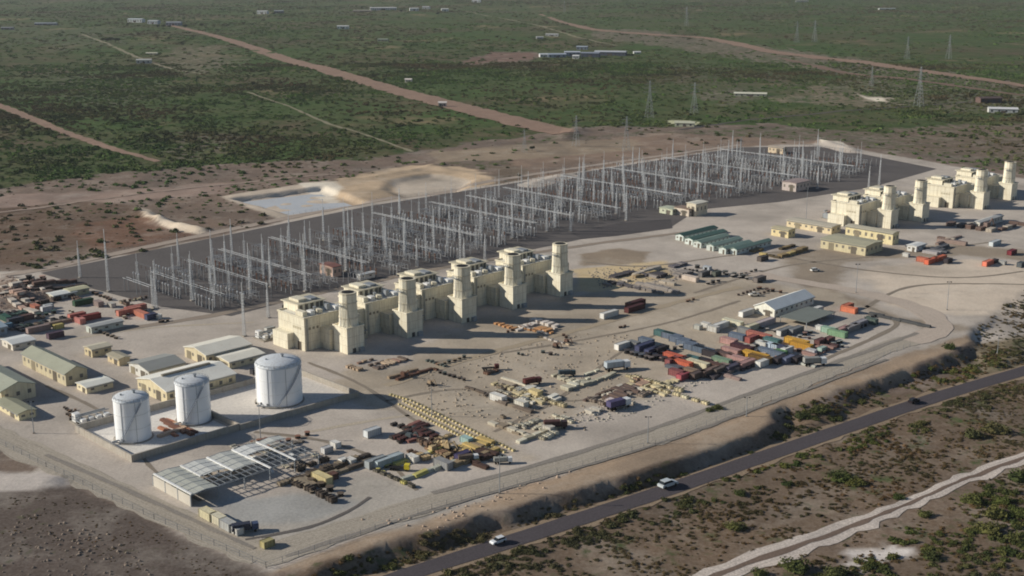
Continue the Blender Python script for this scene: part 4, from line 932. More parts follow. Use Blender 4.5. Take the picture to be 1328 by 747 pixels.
KL={'crate':('timber_crate','pale timber crate lying on gravel','timber crates'),'pipes':('pipe_bundle','bundle of stacked pipes on gravel','pipe bundles'),'machine':('excavator','small tracked excavator working on gravel','excavators'),'slab':('panel_stack','short stack of pale panels on gravel','panel stacks'),'drum':('cable_drum','wooden cable drum lying on gravel','cable drums')}
cn={}
def clutter(px,py,kind,rgb,area,s=1.,rz=None):
    k=(kind,rgb); x,y=G(px,py); z=hz(x,y)+.04
    nm,lb,gp=KL[kind]
    if cn.get(nm,0)>=290: return
    cn[nm]=cn.get(nm,0)+1
    if k not in PR: PR[k]=crate_proto(nm,rgb,kind); o=PR[k]; o.location=(x,y,z)
    else: o=dup(PR[k],(x,y,z))
    o.rotation_euler[2]=rz if rz is not None else random.choice((RU,-RU))+random.uniform(-.4,.4); o.scale=(s,s,s*random.uniform(.8,1.2))
    c=colname(rgb); o['label']=c+' '+lb.replace(' lying on gravel','').replace(' on gravel','').replace(' working','').replace('small tracked ','tracked ')+' '+area; o['group']=c+' '+gp+' '+area
def colname(c):
    r,g,b=c; m=max(c)
    if m<85: return 'dark'
    if r>g*1.45: return 'reddish'
    if r>190 and b>175: return 'whitish'
    if r>180 and b<175: return 'yellowish'
    if r>g*1.15: return 'brown'
    if b>r*1.1: return 'bluish'
    if g>r: return 'greenish'
    return 'grey'
def inpoly(poly): 
    xs=[p[0] for p in poly]; ys=[p[1] for p in poly]
    while 1:
        x,y=random.uniform(min(xs),max(xs)),random.uniform(min(ys),max(ys))
        if float(sdist(np.array([x]),np.array([y]),poly)[0])>0: return x,y
AR=[ # polygon, n, kinds, colours, words, size
([(640,505),(700,500),(760,525),(740,545),(700,540)],34,('slab','crate','crate'),((222,214,192),(228,224,212),(208,194,158)),'in the pale crate field',1.1),
([(600,500),(660,490),(700,560),(640,560)],34,('slab','crate','pipes','machine'),((206,198,180),(150,136,118),(112,100,90)),'left of the pale crate field',.9),
([(670,545),(710,545),(715,570),(675,575)],22,('crate','slab'),((222,216,196),(190,182,160)),'below the pale crate field',.9),
([(725,488),(765,485),(760,505),(728,508)],14,('slab','crate'),((228,224,204),(196,190,170)),'beside the teal truck',1.1),
([(786,483),(850,495),(868,512),(800,500)],26,('slab','crate'),((232,224,194),(220,206,168),(180,150,130)),'below the silver box truck',1.1),
([(760,505),(850,505),(840,530),(760,560)],30,('crate','pipes','slab'),((150,136,124),(206,198,184),(110,92,84)),'beside the white truck with the purple load',1.),
([(560,470),(760,440),(760,480),(600,500)],34,('machine','crate','pipes','drum'),((130,100,84),(106,94,86),(166,146,122),(96,104,100)),'on the works ground south of the stacks',.9),
([(665,425),(720,420),(735,436),(690,438)],30,('crate','slab'),((216,196,170),(206,156,110),(226,216,206)),'in the orange pale pile beyond the fourth stack',1.1),
([(470,478),(560,470),(580,500),(530,510)],16,('machine','crate','pipes'),((110,80,66),(160,140,116)),'in front of the second stack',.9),
([(395,466),(520,470),(480,485),(400,480)],26,('crate','pipes','machine'),((160,130,116),(190,168,144),(110,96,88)),'at the foot of the first stack',.9),
([(508,552),(560,548),(575,570),(520,578)],24,('crate','machine','pipes'),((84,54,52),(66,62,60),(150,104,94),(96,104,106)),'in the dark red lower pile',1.05),
([(540,572),(580,568),(590,590),(550,600)],26,('crate','machine'),((200,176,136),(150,120,96),(104,84,70)),'in the tan lower pile',1.1),
([(580,578),(640,590),(640,602),(580,604)],22,('crate','pipes','machine'),((160,140,110),(80,60,52),(196,170,110)),'at the right of the lower pile',1.1),
([(470,596),(560,592),(560,618),(500,626)],24,('crate','pipes','drum'),((190,190,176),(110,104,92),(206,196,120)),'around the yellow truck',.9),
([(310,585),(385,575),(400,605),(330,600)],34,('slab','pipes','crate'),((196,194,188),(176,172,160),(120,112,104)),'behind the unfinished shed',1.0),
([(340,600),(400,600),(420,628),(350,634)],30,('pipes','crate','drum'),((84,74,66),(104,92,80),(150,136,116)),'in the dark heap beside the cream box',1.2),
([(0,368),(50,368),(60,395),(0,402)],60,('slab','crate','drum'),((190,160,144),(110,88,80),(74,64,62),(206,196,184)),'in the left edge debris heap',1.5),
([(0,402),(60,400),(90,430),(0,436)],40,('crate','pipes','drum'),((96,84,86),(60,62,68),(150,132,118),(70,90,84)),'in the left edge scrap yard',1.2),
([(60,395),(160,385),(200,398),(140,425)],26,('crate','drum'),((176,160,140),(120,100,88),(208,196,170)),'by the switchyard corner',1.),
([(770,358),(850,352),(880,340),(900,356),(850,372),(780,374)],60,('crate','slab','pipes'),((110,106,112),(150,142,136),(84,80,84),(196,184,168)),'in the grey debris line north of the yard',1.5),
([(890,345),(960,345),(970,365),(900,372)],36,('crate','pipes','drum'),((112,112,108),(84,84,84),(190,180,170)),'below the green cabins',1.3),
([(740,360),(830,350),(840,370),(760,378)],16,('slab','crate'),((206,186,140),(170,150,120)),'on the sandy patch beyond the last stack',1.2),
([(955,332),(1010,318),(1040,328),(980,345)],26,('crate','slab'),((196,176,120),(150,130,96),(96,84,64)),'right of the green cabins',1.4),
([(900,420),(990,408),(1000,440),(900,432)],26,('crate','drum'),((90,86,84),(190,184,176),(140,130,124)),'at the upper side of the container yard',1.1),
([(870,470),(1000,470),(960,490),(890,492)],44,('crate','drum','pipes'),((104,84,80),(150,130,124),(72,66,70),(196,180,164)),'at the lower side of the container yard',1.3),
([(830,450),(900,440),(1000,455),(960,480),(850,478)],50,('crate','drum','pipes'),((120,110,106),(92,96,104),(196,186,174),(80,74,74)),'between the containers',1.2),
([(1010,440),(1090,435),(1070,465),(1010,470)],30,('crate','drum','pipes'),((84,60,60),(150,120,112),(180,180,172)),'at the right end of the container yard',1.1),
([(1110,405),(1150,412),(1140,430),(1115,428)],22,('crate','drum','pipes'),((84,84,84),(110,96,84),(90,104,92)),'at the far right corner of the container yard',1.2),
([(860,390),(1000,372),(1000,384),(880,402)],16,('drum','crate'),((150,120,100),(110,92,84)),'along the haul road',.9),
([(560,440),(720,455),(820,425),(700,425)],22,('drum','machine','crate'),((130,92,72),(110,84,70)),'in the stack shadows',.9),
([(1170,315),(1260,312),(1250,330),(1180,330)],20,('crate','pipes'),((176,170,168),(96,96,100),(150,130,120)),'before the far stacks',1.6),
([(1180,300),(1328,285),(1328,300),(1200,312)],22,('crate','slab','machine'),((196,184,168),(120,100,92),(92,90,92)),'at the far stack plinths',1.8),
([(85,515),(100,530),(98,560),(80,570)],14,('drum','crate'),((150,120,96),(96,84,74)),'outside the bund by the leftmost tank',.8),
([(190,565-20),(235,545),(235,560),(205,570)],18,('crate','pipes'),((176,120,92),(206,176,150),(120,84,70)),'between the two slim tanks',1.0),
([(320,575),(345,568),(350,590),(325,596)],10,('drum','crate'),((150,110,92),(110,90,76)),'beside the lamp mast',.9),
([(100,425),(240,415),(240,440),(120,450)],16,('drum','crate'),((150,136,120),(110,96,84)),'on the gravel left of the warehouses',.9),
([(400,640),(480,600),(440,580),(390,590)],8,('drum','crate'),((206,202,190),(150,140,130)),'on the lower yard',.8),
]
for poly,n,kinds,cols,words,s in AR:
    i=0; n=int(n*1.3*(.6 if 'works ground' in words or 'foot of' in words or 'second stack' in words else 1))
    while i<n:
        x,y=inpoly(poly); k=random.choice(kinds); cc=random.choice(cols)
        if k=='machine':
            i+=1; clutter(x,y,k if random.random()<.4 else 'drum' if 'drum' in kinds else 'crate',cc,words,s); continue
        wx,wy=G(x,y); ax=random.choice((RU,-RU)); q=random.randint(2,6); ss=s*random.uniform(.7,1.25); st=ss*random.choice((2.2,3.4))
        dd=(math.cos(ax),math.sin(ax)) if random.random()<.5 else (-math.sin(ax),math.cos(ax)); st=st if dd[0]!=math.cos(ax) else ss*4.4
        for j in range(q):
            a=PJ(wx+dd[0]*st*j+random.uniform(-.4,.4),wy+dd[1]*st*j+random.uniform(-.4,.4)); i+=1
            clutter(a[0],a[1],k,cc if random.random()<.8 else random.choice(cols),words,ss*random.uniform(.9,1.1),ax+random.uniform(-.12,.12))
# rows of concrete pipe supports
bp=None
for r,(a,b,c,d,n) in enumerate(((516,524,646,591,34),(522,520,656,588,34),(531,519,668,586,30),(505,512,530,519,6))):
    for i in range(n):
        f=(i+.5)/n; x,y=G(a+(c-a)*f,b+(d-b)*f)
        if bp is None:
            bp=thing('concrete_block','','concrete block',(0,0,0)); MB().box((0,0,.35),(1.5,1.0,.7),0,.8).obj('block',paint((214,196,146),.85,.15,streak=False),bp); MB().box((0,0,.76),(.3,.3,.14)).obj('lifting_eye',GALV,bp); o=bp
        else: o=dup(bp,(0,0,0))
        o.location=(x,y,.05); o.rotation_euler[2]=RU+random.uniform(-.1,.1); o.scale=(random.uniform(.85,1.15),)*3
        o['label']='yellowish concrete block in the '+['front','middle','back','short'][r]+' line of the block rows'; o['group']='concrete blocks in the %s line'%['front','middle','back','short'][r]
# lamp masts
lm=None
for px,yt,yb,lab in ((338,522,570,'thin lamp mast beside the bund wall corner'),(44,520,562,'lamp post by the left perimeter road'),(648,590,640,'lamp post on the lower perimeter road edge'),(1110,342,380,'lamp mast in the far gravel field'),(968,515,540,'lamp post at the scarp corner'),(1228,365,402,'lamp post at the right road bend'),(1294,428,452,'lamp post beyond the right scarp'),(560,500,540,'lamp post beside the block rows'),(372,395,440,'tall mast beside the black enclosure'),(840,540,575,'lamp post beside the white truck corner'),(1045,243,290,'tall pale mast beside the long low office block'),(1158,250,268,'short mast behind the far turbine hall')):
    x,y=G(px,yb); h=hgt((x,y),yt)
    if lm is None:
        lm=thing('lamp_mast','','lamp mast',(0,0,0)); MB().lathe((0,0,0),[(.2,0),(.1,12)],8).obj('pole',GALV,lm); m=MB(); m.bar((-1,0,11.8),(1,0,11.8),.12); m.obj('crossbar',GALV,lm)
        for s in (-1,1): MB().bx(s*1-.35,s*1+.35,-.25,.25,11.6,11.95).obj('lamp_head',DARK,lm)
        MB().bx(-.4,.4,-.4,.4,0,.4).obj('footing',CONC,lm); o=lm
    else: o=dup(lm,(0,0,0))
    o.location=(x,y,hz(x,y)); o.scale=(1,1,h/12); o['label']=lab
# chain fence along the outer edge
def fence(name,pts,label,sp=6,h=2.2):
    t=thing(name,label,'fence',(0,0,0)); P=PX(pts); m=MB(); r=MB()
    for i in range(len(P)-1):
        L=math.dist(P[i],P[i+1]); n=int(L/sp); pr=None
        for k in range(n+1):
            x=P[i][0]+(P[i+1][0]-P[i][0])*k/n; y=P[i][1]+(P[i+1][1]-P[i][1])*k/n; z=hz(x,y); m.bar((x,y,z),(x,y,z+h),.13)
            if pr: 
                for q in (.15,.55,1): r.bar((pr[0],pr[1],pr[2]+h*q),(x,y,z+h*q),.05)
            pr=(x,y,z)
    m.obj('post',GALV,t)['kind']='stuff'; r.obj('wire',GALV,t)
fence('chain_fence',[(-40,556),(60,606),(200,674),(345,737)],'low post and wire fence along the left perimeter road')
fence('chain_fence',[(345,737),(560,661),(850,577),(1000,520),(1180,450)],'low post and wire fence along the lower perimeter road')
fence('chain_fence',[(40,350),(240,307),(480,260),(720,220),(960,186),(1070,184)],'post and wire fence along the far side of the switchyard')

# ================================================================== DISTANT THINGS
PYL=paint((150,154,156),.7,.2,0.,streak=False)
def make_pylon():
    t=thing('transmission_pylon','','pylon',(0,0,0)); m=MB(); latt_col(m,0,0,30,8.5,.24,2.2,7); m.obj('leg_frame',PYL,t)
    m=MB(); latt_col(m,0,0,15,2.2,.22,1.0,5); o=m.obj('tower_head',PYL,t); o.location=(0,0,30)
    for z,w in ((31,9),(36,7.5),(41,6)):
        m=MB(); m.bar((-w,0,z),(w,0,z),.24); m.bar((-w,0,z),(0,0,z+2.4),.2); m.bar((w,0,z),(0,0,z+2.4),.2); m.obj('cross_arm',PYL,t)
    return t
P0=None
for i,(px,yt,yb,lab) in enumerate(((842,104,152,'pylon standing on scrub left of centre right'),(900,106,146,'pylon right of the nearest background one'),(1191,86,138,'pylon in front of the pale clearing'),(1033,28,56,'left one of two far pylons'),(1056,26,55,'right one of two far pylons'),(890,2,34,'tiny pylon near the top edge'),(812,150,196,'pylon behind the switchyard centre'),(680,168,198,'pylon at the end of the wide dirt road'),(1130,86,112,'pylon between the two far clearings'),(1176,48,78,'far pylon above the right dirt road'),(1230,46,78,'rightmost far pylon above the dirt road'),(747,150,190,'pylon just right of the dirt road end'),(732,0,16,'topmost pylon close to the top edge'),(960,178,206,'pylon at the far fence of the switchyard'))):
    x,y=G(px,yb); h=hgt((x,y),yt)
    if P0 is None: P0=make_pylon(); o=P0
    else: o=dup(P0,(0,0,0))
    s=min(1.15,h/45); o.location=(x,y,hz(x,y)-.3); o.rotation_euler[2]=.3+.2*(i%3); o.scale=(s,s,s); o['label']='grey lattice '+lab; o['group']='transmission pylons'
def dist(px,py,w,d,h,wall,roof,lab,rz=0,gab=1.5,name='farm_building'):
    x,y=G(px,py); z=hz(x,y); t=thing(name,lab,'building',(x,y,z),math.radians(rz))
    MB().wallgable(-w/2,w/2,-d/2,d/2,-1,h,gab,'x').obj('wall',paint(wall,.8,.15),t)
    MB().gable(-w/2,w/2,-d/2,d/2,h,gab,'x',.6).obj('roof',paint(roof,.6,.12),t)
    m=MB(); n=max(2,int(w/7))
    for k in range(n): a=-w/2+w*(k+.3)/n; m.bx(a,a+2.2,-d/2-.06,-d/2,h*.25,h*.75)
    m.obj('window',paint((80,80,84),.5,.2,streak=False),t); MB().bx(-w*.08,w*.08,-d/2-.12,-d/2-.04,0,h*.6).obj('door',paint((110,100,92)),t)
    return t
GYW=(176,184,196); WHW=(226,226,224)
for r in ((705,75,16,14,5,WHW,(210,214,218),'white low building at the left end of the background works'),(722,75,34,16,6,(158,168,182),(176,186,200),'blue grey works shed second from the left'),(742,73,30,20,8,(150,158,172),(190,196,206),'taller grey works shed in the background cluster'),(747,77,12,8,5,WHW,WHW,'small white block before the taller works shed'),(766,75,34,20,8,(92,98,116),(150,158,174),'dark fronted works shed in the background cluster'),(792,72,60,30,7,(96,100,118),(196,200,206),'longest works shed with pale roof on the right'),(755,65,22,12,6,(140,150,164),(170,180,192),'grey shed behind the background works'),(826,70,14,7,3,WHW,WHW,'small white hut right of the longest works shed'),
 (716,47,30,8,4,(206,204,200),(196,196,196),'pale hut line above the background works'),(700,50,16,8,4,(180,180,184),(190,190,190),'grey hut left of the pale hut line'),
 (973,125,44,10,3.5,(190,188,170),(216,214,196),'long pale farm roof right of the second pylon'),(1300,146,34,12,5,(206,206,204),(226,226,226),'white roofed house at the right edge'),(1282,133,30,14,6,(110,90,84),(100,84,80),'brown roofed house above the white roofed one'),(888,163,22,10,4,(200,200,176),(206,206,184),'pale green roofed hut by the clearing'),
 (445,38,30,14,7,WHW,(226,226,226),'white farmhouse near the top left of centre'),(497,14,90,24,8,(226,226,226),(216,216,214),'long white farm building at the top'),(537,15,30,20,8,WHW,WHW,'white farm building right of the long top one'),(577,15,24,16,7,WHW,WHW,'small white building at the end of the top row'),(553,12,26,18,8,(190,190,190),(206,206,206),'grey white building in the top row'),(470,16,60,14,4,(170,160,150),(180,172,160),'faint low building left of the long white one'),(618,3,34,20,8,WHW,WHW,'lone white building at the very top'),
 (177,29,44,20,9,WHW,(216,220,224),'bright white building of the upper left group'),(200,31,30,20,9,(196,200,206),(206,210,214),'grey white building of the upper left group'),(226,33,40,20,9,(150,154,166),(176,180,190),'grey building at the right of the upper left group'),(60,32,60,16,5,(150,156,166),(160,166,176),'faint grey building far at upper left'),(341,18,34,18,9,WHW,(216,216,216),'white building of the top centre left pair'),(362,17,30,18,8,(120,122,124),(170,176,180),'grey building of the top centre left pair'),
 (187,81,26,12,6,(206,206,200),(196,196,190),'pale ruin beside the upper left track'),(10,38,30,14,5,(150,150,150),(150,150,156),'faint building at the top left corner'),(1150,12,60,14,4,(170,174,170),(180,184,180),'faint pale roof at the top right'),(1040,3,50,14,4,(150,154,150),(160,164,160),'faint grey roof at the top edge'),(497,52,24,10,4,(130,140,124),(150,160,144),'greenish hut on the upper scrub'),(530,107,10,6,4,(206,196,190),(216,206,200),'tiny pale hut on the dirt road edge'),(574,139,10,6,5,(216,206,200),(226,216,210),'tiny pale block on the dirt road'),
 (197,70,22,7,3,(196,190,170),(200,196,176),'tiny pale shelter beside the ruin')):
    px,py,w,d,h,wall,roof,lab=r; dist(px,py,w,d,h,wall,roof,lab,rz=random.choice((-12,0,8)))

# ================================================================== VEGETATION
LIB=bpy.data.collections.new('bush_library')
def leafm(name,c1,c2,c3):
    m,t,b=nt(name); oi=t.nodes.new('ShaderNodeObjectInfo'); r=t.nodes.new('ShaderNodeValToRGB'); e=r.color_ramp.elements
    e[0].position=0; e[0].color=(*lin(c1),1); e[1].position=1; e[1].color=(*lin(c3),1); n=e.new(.5); n.color=(*lin(c2),1)
    t.links.new(oi.outputs['Random'],r.inputs[0])
    c=mixc(t,noise(t,.0042,4,.6,geo(t),.44,.6),r.outputs[0],lin((104,92,68)))
    c=mixc(t,noise(t,.02,3,.6,geo(t),.4,.8),c,(0.035,0.048,0.024))
    t.links.new(c,b.inputs['Base Color']); b.inputs['Roughness'].default_value=.85; b.inputs['Specular IOR Level'].default_value=.1; return m
LEAF=leafm('scrub_leaves',(80,108,58),(106,130,68),(100,110,74)); DRY=leafm('dry_scrub_leaves',(94,70,48),(82,72,46),(134,104,74)); LUSH=leafm('green_bush_leaves',(62,76,38),(84,92,46),(110,108,58))
def bushmesh(nf,sz,seed,lump=.3,mat=None,name='bush',cards=True):
    r=random.Random(seed); m=MB()
    # lumpy core
    n=9; prof=[]
    vs=[];rings=4
    for j in range(rings):
        a=(j/(rings-1))*math.pi/2*.96; 
        for i in range(n):
            b=2*math.pi*i/n; R=(1-lump/2+lump*r.random())*.8; vs.append((R*math.cos(a)*math.cos(b),R*math.cos(a)*math.sin(b),R*math.sin(a)*.62))
    fs=[(j*n+i,j*n+(i+1)%n,(j+1)*n+(i+1)%n,(j+1)*n+i) for j in range(rings-1) for i in range(n)]+[tuple((rings-1)*n+i for i in range(n))]
    m.add(vs,fs)
    for k in range(nf):
        a=r.uniform(0,2*math.pi); e=math.asin(r.uniform(0,1)); R=r.uniform(.7,1.08)*(1+.25*math.sin(3*a+seed)); c=np.array((R*math.cos(e)*math.cos(a),R*math.cos(e)*math.sin(a),R*math.sin(e)*.68+.03))
        d1=np.array([r.gauss(0,1) for _ in range(3)]); d1/=np.linalg.norm(d1); d2=np.cross(d1,[r.gauss(0,1) for _ in range(3)]); d2/=np.linalg.norm(d2)
        s=sz*r.uniform(.6,1.3); m.add([tuple(c-d1*s),tuple(c-d2*s*.6),tuple(c+d1*s),tuple(c+d2*s*.6)],[(0,1,2,3)])
    me=bpy.data.meshes.new(name); me.from_pydata(m.v,[],m.f); me.update(); me.materials.append(mat); return me
def lib(name,me):
    o=bpy.data.objects.new(name,me); c=bpy.data.collections.new(name); c.objects.link(o); return o
def scatter(name,pts,scl,objs,mat,label=None):
    col=bpy.data.collections.new(name+'_kinds')
    for o in objs: col.objects.link(o)
    me=bpy.data.meshes.new(name); me.vertices.add(len(pts)); me.vertices.foreach_set('co',np.asarray(pts,np.float32).ravel()); me.update()
    a=me.attributes.new('scl','FLOAT_VECTOR','POINT'); a.data.foreach_set('vector',np.asarray(scl,np.float32).ravel())
    a=me.attributes.new('rot','FLOAT','POINT'); a.data.foreach_set('value',RS.rand(len(pts)).astype(np.float32)*6.28)
    a=me.attributes.new('pick','INT','POINT'); a.data.foreach_set('value',RS.randint(0,len(objs),len(pts)).astype(np.int32))
    o=bpy.data.objects.new(name,me); COL.objects.link(o); tag(o,label,kind='stuff')
    ng=bpy.data.node_groups.new(name,'GeometryNodeTree'); ng.interface.new_socket('Geometry',in_out='INPUT',socket_type='NodeSocketGeometry'); ng.interface.new_socket('Geometry',in_out='OUTPUT',socket_type='NodeSocketGeometry')
    N=ng.nodes; L=ng.links; gi=N.new('NodeGroupInput'); go=N.new('NodeGroupOutput'); ip=N.new('GeometryNodeInstanceOnPoints'); ci=N.new('GeometryNodeCollectionInfo')
    ci.inputs[0].default_value=col; ci.inputs['Separate Children'].default_value=True; ci.inputs['Reset Children'].default_value=True
    def att(nm,ty):
        n=N.new('GeometryNodeInputNamedAttribute'); n.data_type=ty; n.inputs[0].default_value=nm; return n.outputs[0]
    cx=N.new('ShaderNodeCombineXYZ'); L.new(att('rot','FLOAT'),cx.inputs[2])
    L.new(gi.outputs[0],ip.inputs['Points']); L.new(ci.outputs[0],ip.inputs['Instance']); ip.inputs['Pick Instance'].default_value=True
    L.new(att('pick','INT'),ip.inputs['Instance Index']); L.new(att('scl','FLOAT_VECTOR'),ip.inputs['Scale']); L.new(cx.outputs[0],ip.inputs['Rotation'])
    L.new(ip.outputs[0],go.inputs[0]); md=o.modifiers.new('scatter','NODES'); md.node_group=ng
    return o
far=[lib('scrub_clump',bushmesh(46,.34,s,.5,LEAF)) for s in range(4)]
near=[lib('heath_clump',bushmesh(110,.2,20+s,.5,DRY)) for s in range(3)]
lush=[lib('leafy_clump',bushmesh(150,.17,40+s,.5,LUSH)) for s in range(3)]
def pts_in(y0,y1,n,spread=.46,mar=120):
    y=np.sqrt(RS.rand(n)*(y1**2-y0**2)+y0**2); x=(RS.rand(n)*2-1)*(y*spread+mar); return x,y
TR=[]  # keep-off lines
for l,wd in (([(220,33),(300,53),(400,85),(520,119),(640,151),(700,165),(738,175)],18),([(-60,118),(0,138),(60,162),(130,188),(205,210)],9),([(700,18),(760,37),(850,45),(920,50),(1000,68),(1100,80),(1200,94),(1328,112)],16),([(1010,76),(1100,96),(1180,104),(1328,124)],11),([(322,120),(370,137),(420,158),(470,174),(535,197)],3.5),([(108,46),(150,62),(190,78),(225,90)],5),([(880,168),(1000,153),(1110,143),(1328,128)],4),([(600,14),(690,32),(740,46),(800,60)],6)): TR.append((PX(l),wd))
def linedist(x,y,P):
    d=np.full(x.shape,1e18)
    for (x0,y0),(x1,y1) in zip(P,P[1:]):
        ex,ey=x1-x0,y1-y0; t=np.clip(((x-x0)*ex+(y-y0)*ey)/(ex*ex+ey*ey),0,1); d=np.minimum(d,np.hypot(x-x0-t*ex,y-y0-t*ey))
    return d
def vegfilter(x,y,power=1.,clump=True,base=0):
    _,vg=zonecol(x,y); vg=np.clip(vg,0,1); n=fbm(x,y,300,88,4)*.55+fbm(x,y,70,91)*.3+fbm(x,y,22,92)*.25-.04
    keep=RS.rand(len(x))<np.clip(vg**power,0,1)*np.clip((n-.40)*5.5+base,0.1,1)
    for P,wd in TR: keep&=linedist(x,y,P)>wd
    return keep
x,y=pts_in(700,2300,120000,.46,140); k=vegfilter(x,y); x,y=x[k],y[k]; s=RS.uniform(1.1,2.6,len(x))*(.75+.7*fbm(x,y,120,93))
scatter('scrub',np.stack([x,y,height(x,y)-.1],1),np.stack([s,s,s*RS.uniform(.6,1.15,len(x))],1),far,LEAF)
x,y=pts_in(2300,6500,60000,.44,100); k=vegfilter(x,y); x,y=x[k],y[k]; s=RS.uniform(2.2,5.2,len(x))
scatter('distant_scrub',np.stack([x,y,height(x,y)-.3],1),np.stack([s,s,s*RS.uniform(.4,.75,len(x))],1),far,LEAF)
# heath beside the road
ROADL=[G(a,b,-DROP+.1) for a,b in ((420,790),(500,755),(700,690),(870,634),(1000,589),(1200,520),(1328,481),(1600,400))]
SANDL=[G(a,b,-DROP+.1) for a,b in ((830,790),(930,745),(1050,702),(1150,664),(1250,622),(1328,594),(1480,540))]
ZN=[i for i in range(len(ZONES)) if ZONES[i][0][0]==(372,758)][0]
def nearpts(n,green):
    x=RS.uniform(-110,420,n); y=RS.uniform(290,760,n); sd=sdist(x,y,SCARP); k=(sd>1)&(linedist(x,y,ROADL)>6.0)&(linedist(x,y,SANDL)>5)
    nn=fbm(x,y,26,95)*.6+vnoise(x,y,7,96)*.4; 
    if green: 
        ppx,ppy=PJ(x,y,-DROP+.1); g=np.exp(-(linedist(x,y,ROADL)-13)**2/60.)*(sdist(x,y,SCARP)<60)*1.0+ (sdist(x,y,[G(a,b,-DROP+.1) for a,b in ((900,760),(1100,735),(1180,680),(1250,640),(1340,605),(1500,600),(1500,900),(900,900))])>0)*1.
        k&=(RS.rand(n)<np.clip(g*(nn-.38)*5,0,1))
    else: k&=(RS.rand(n)<np.clip((nn-.34)*3.0,.08,1))
    return x[k],y[k]
x,y=nearpts(95000,False); s=RS.uniform(.3,1.0,len(x))*(.7+.9*fbm(x,y,18,99)); scatter('heath',np.stack([x,y,height(x,y)-.05],1),np.stack([s,s,s*RS.uniform(.5,1,len(x))],1),near,DRY)
x,y=nearpts(34000,True); s=RS.uniform(.6,2.0,len(x)); scatter('leafy_scrub',np.stack([x,y,height(x,y)-.05],1),np.stack([s,s,s*RS.uniform(.6,1.1,len(x))],1),lush,LUSH)
# sparse tufts on the disturbed far ground and the brown field
x=RS.uniform(-330,-60,6000); y=RS.uniform(330,480,6000); u_,v_=UV(x,y); k=(sdist(x,y,PX([(-300,560),(0,640),(95,640),(150,660),(345,752),(300,900),(-500,900)]))>2)&(fbm(x,y,12,97)>.5); x,y=x[k],y[k]; s=RS.uniform(.2,.5,len(x))
scatter('dry_tufts',np.stack([x,y,height(x,y)],1),np.stack([s,s,s*.6],1),near,DRY)
x=RS.uniform(-450,450,9000); y=RS.uniform(720,1400,9000); k=vegfilter(x,y,.6); sd_=sdist(x,y,PX(SW)); k&=(sd_<-6)&(UV(x,y)[1]<-150); x,y=x[k],y[k]; s=RS.uniform(.4,1.2,len(x))
scatter('dry_tufts',np.stack([x,y,height(x,y)-.05],1),np.stack([s,s,s*.7],1),near,DRY)
# individual large bushes in the foreground and trees far off
BP={}
def bush(px,py,r,lab,z0=-DROP+.1,nm='bush',mat=LUSH,hh=.8):
    x,y=G(px,py,z0); z=hz(x,y)
    t=thing(nm,lab,nm,(x,y,z-.1)); rr_=random.Random(int(px*7+py)); m=MB()
    me=bushmesh(420,.11,int(px)+int(py),.5,mat,'foliage'); f=bpy.data.objects.new('foliage',me); COL.objects.link(f); f.parent=t; f.scale=(r,r*.9,r*hh); f.location=(0,0,r*.12); f.rotation_euler[2]=rr_.uniform(0,6)
    for k in range(4):
        a=rr_.uniform(0,6.28); m.bar((0,0,-.1),(math.cos(a)*r*.5,math.sin(a)*r*.5,r*.5),.14)
    m.obj('stem',paint((92,78,62),.9,.2,streak=False),t); return t
for r in ((1032,738,5,'broad green bush at the bottom edge left of the sand patch'),(1085,744,4,'green bush at the bottom edge right of the broad one'),(985,745,3,'small green bush at the bottom edge beside the sand track'),(1208,722,3.2,'bright green round bush below the sand track'),(1322,622,5,'dark green bush at the right edge above the thicket'),(1290,668,4.5,'green bush in the right thicket upper part'),(1262,650,4,'dark bush at the left of the right thicket'),(1283,688,4.5,'green bush in the middle of the right thicket'),(1318,700,4,'olive bush lowest in the right thicket'),(1300,650,3.6,'pale green bush at the top of the right thicket'),(1325,668,4,'green bush cut by the right edge'),(1200,668,2.8,'small dark bush beside the sand track'),(953,684,3.6,'dark green bush alone in the brown heath'),(1090,622,5,'wide low dark bush in the middle of the heath'),(1110,628,3.6,'low dark bush right of the wide one'),(1290,560,5.5,'large dark bush mound near the right edge'),(1262,566,4.5,'dark bush left of the large mound'),(1165,645,2.4,'small bush near the sand track'),(960,690-50,2.6,'small dark bush close to the road'),(1230,462,3.6,'bush on the scarp foot at the right'),(1060,540,4,'dark bush below the scarp gap'),(1040,545,3.6,'green bush beside the scarp gap'),(930,542,2.6,'small dark bush on the platform rim'),(920,545,2.2,'smallest dark bush on the platform rim')):
    bush(*r)
def tree(px,py,h,lab):
    x,y=G(px,py); z=hz(x,y); t=thing('tree',lab,'tree',(x,y,z)); m=MB(); m.lathe((0,0,-.2),[(h*.04,0),(h*.025,h*.4),(h*.012,h*.75)],7); rr_=random.Random(int(px*3+py))
    for k in range(6):
        a=rr_.uniform(0,6.28); m.bar((0,0,h*.3),(math.cos(a)*h*.25,math.sin(a)*h*.25,h*.65),h*.02)
    m.obj('trunk',paint((80,68,56),.9,.2,streak=False),t)
    TL=LEAFD
    mm=MB()
    for c in range(5):
        a=rr_.uniform(0,6.28); q=bushmesh(150,.17,c+int(px),.6,TL); cx,cy,cz=math.cos(a)*h*.2,math.sin(a)*h*.2,h*rr_.uniform(.4,.62); s=h*rr_.uniform(.22,.34)
        mm.add([(v.co.x*s+cx,v.co.y*s+cy,v.co.z*s*1.2+cz) for v in q.vertices],[tuple(p.vertices) for p in q.polygons]); bpy.data.meshes.remove(q)
    mm.obj('crown',TL,t); return t
LEAFD=leafm('dark_tree_leaves',(44,54,40),(50,60,44),(56,64,46))
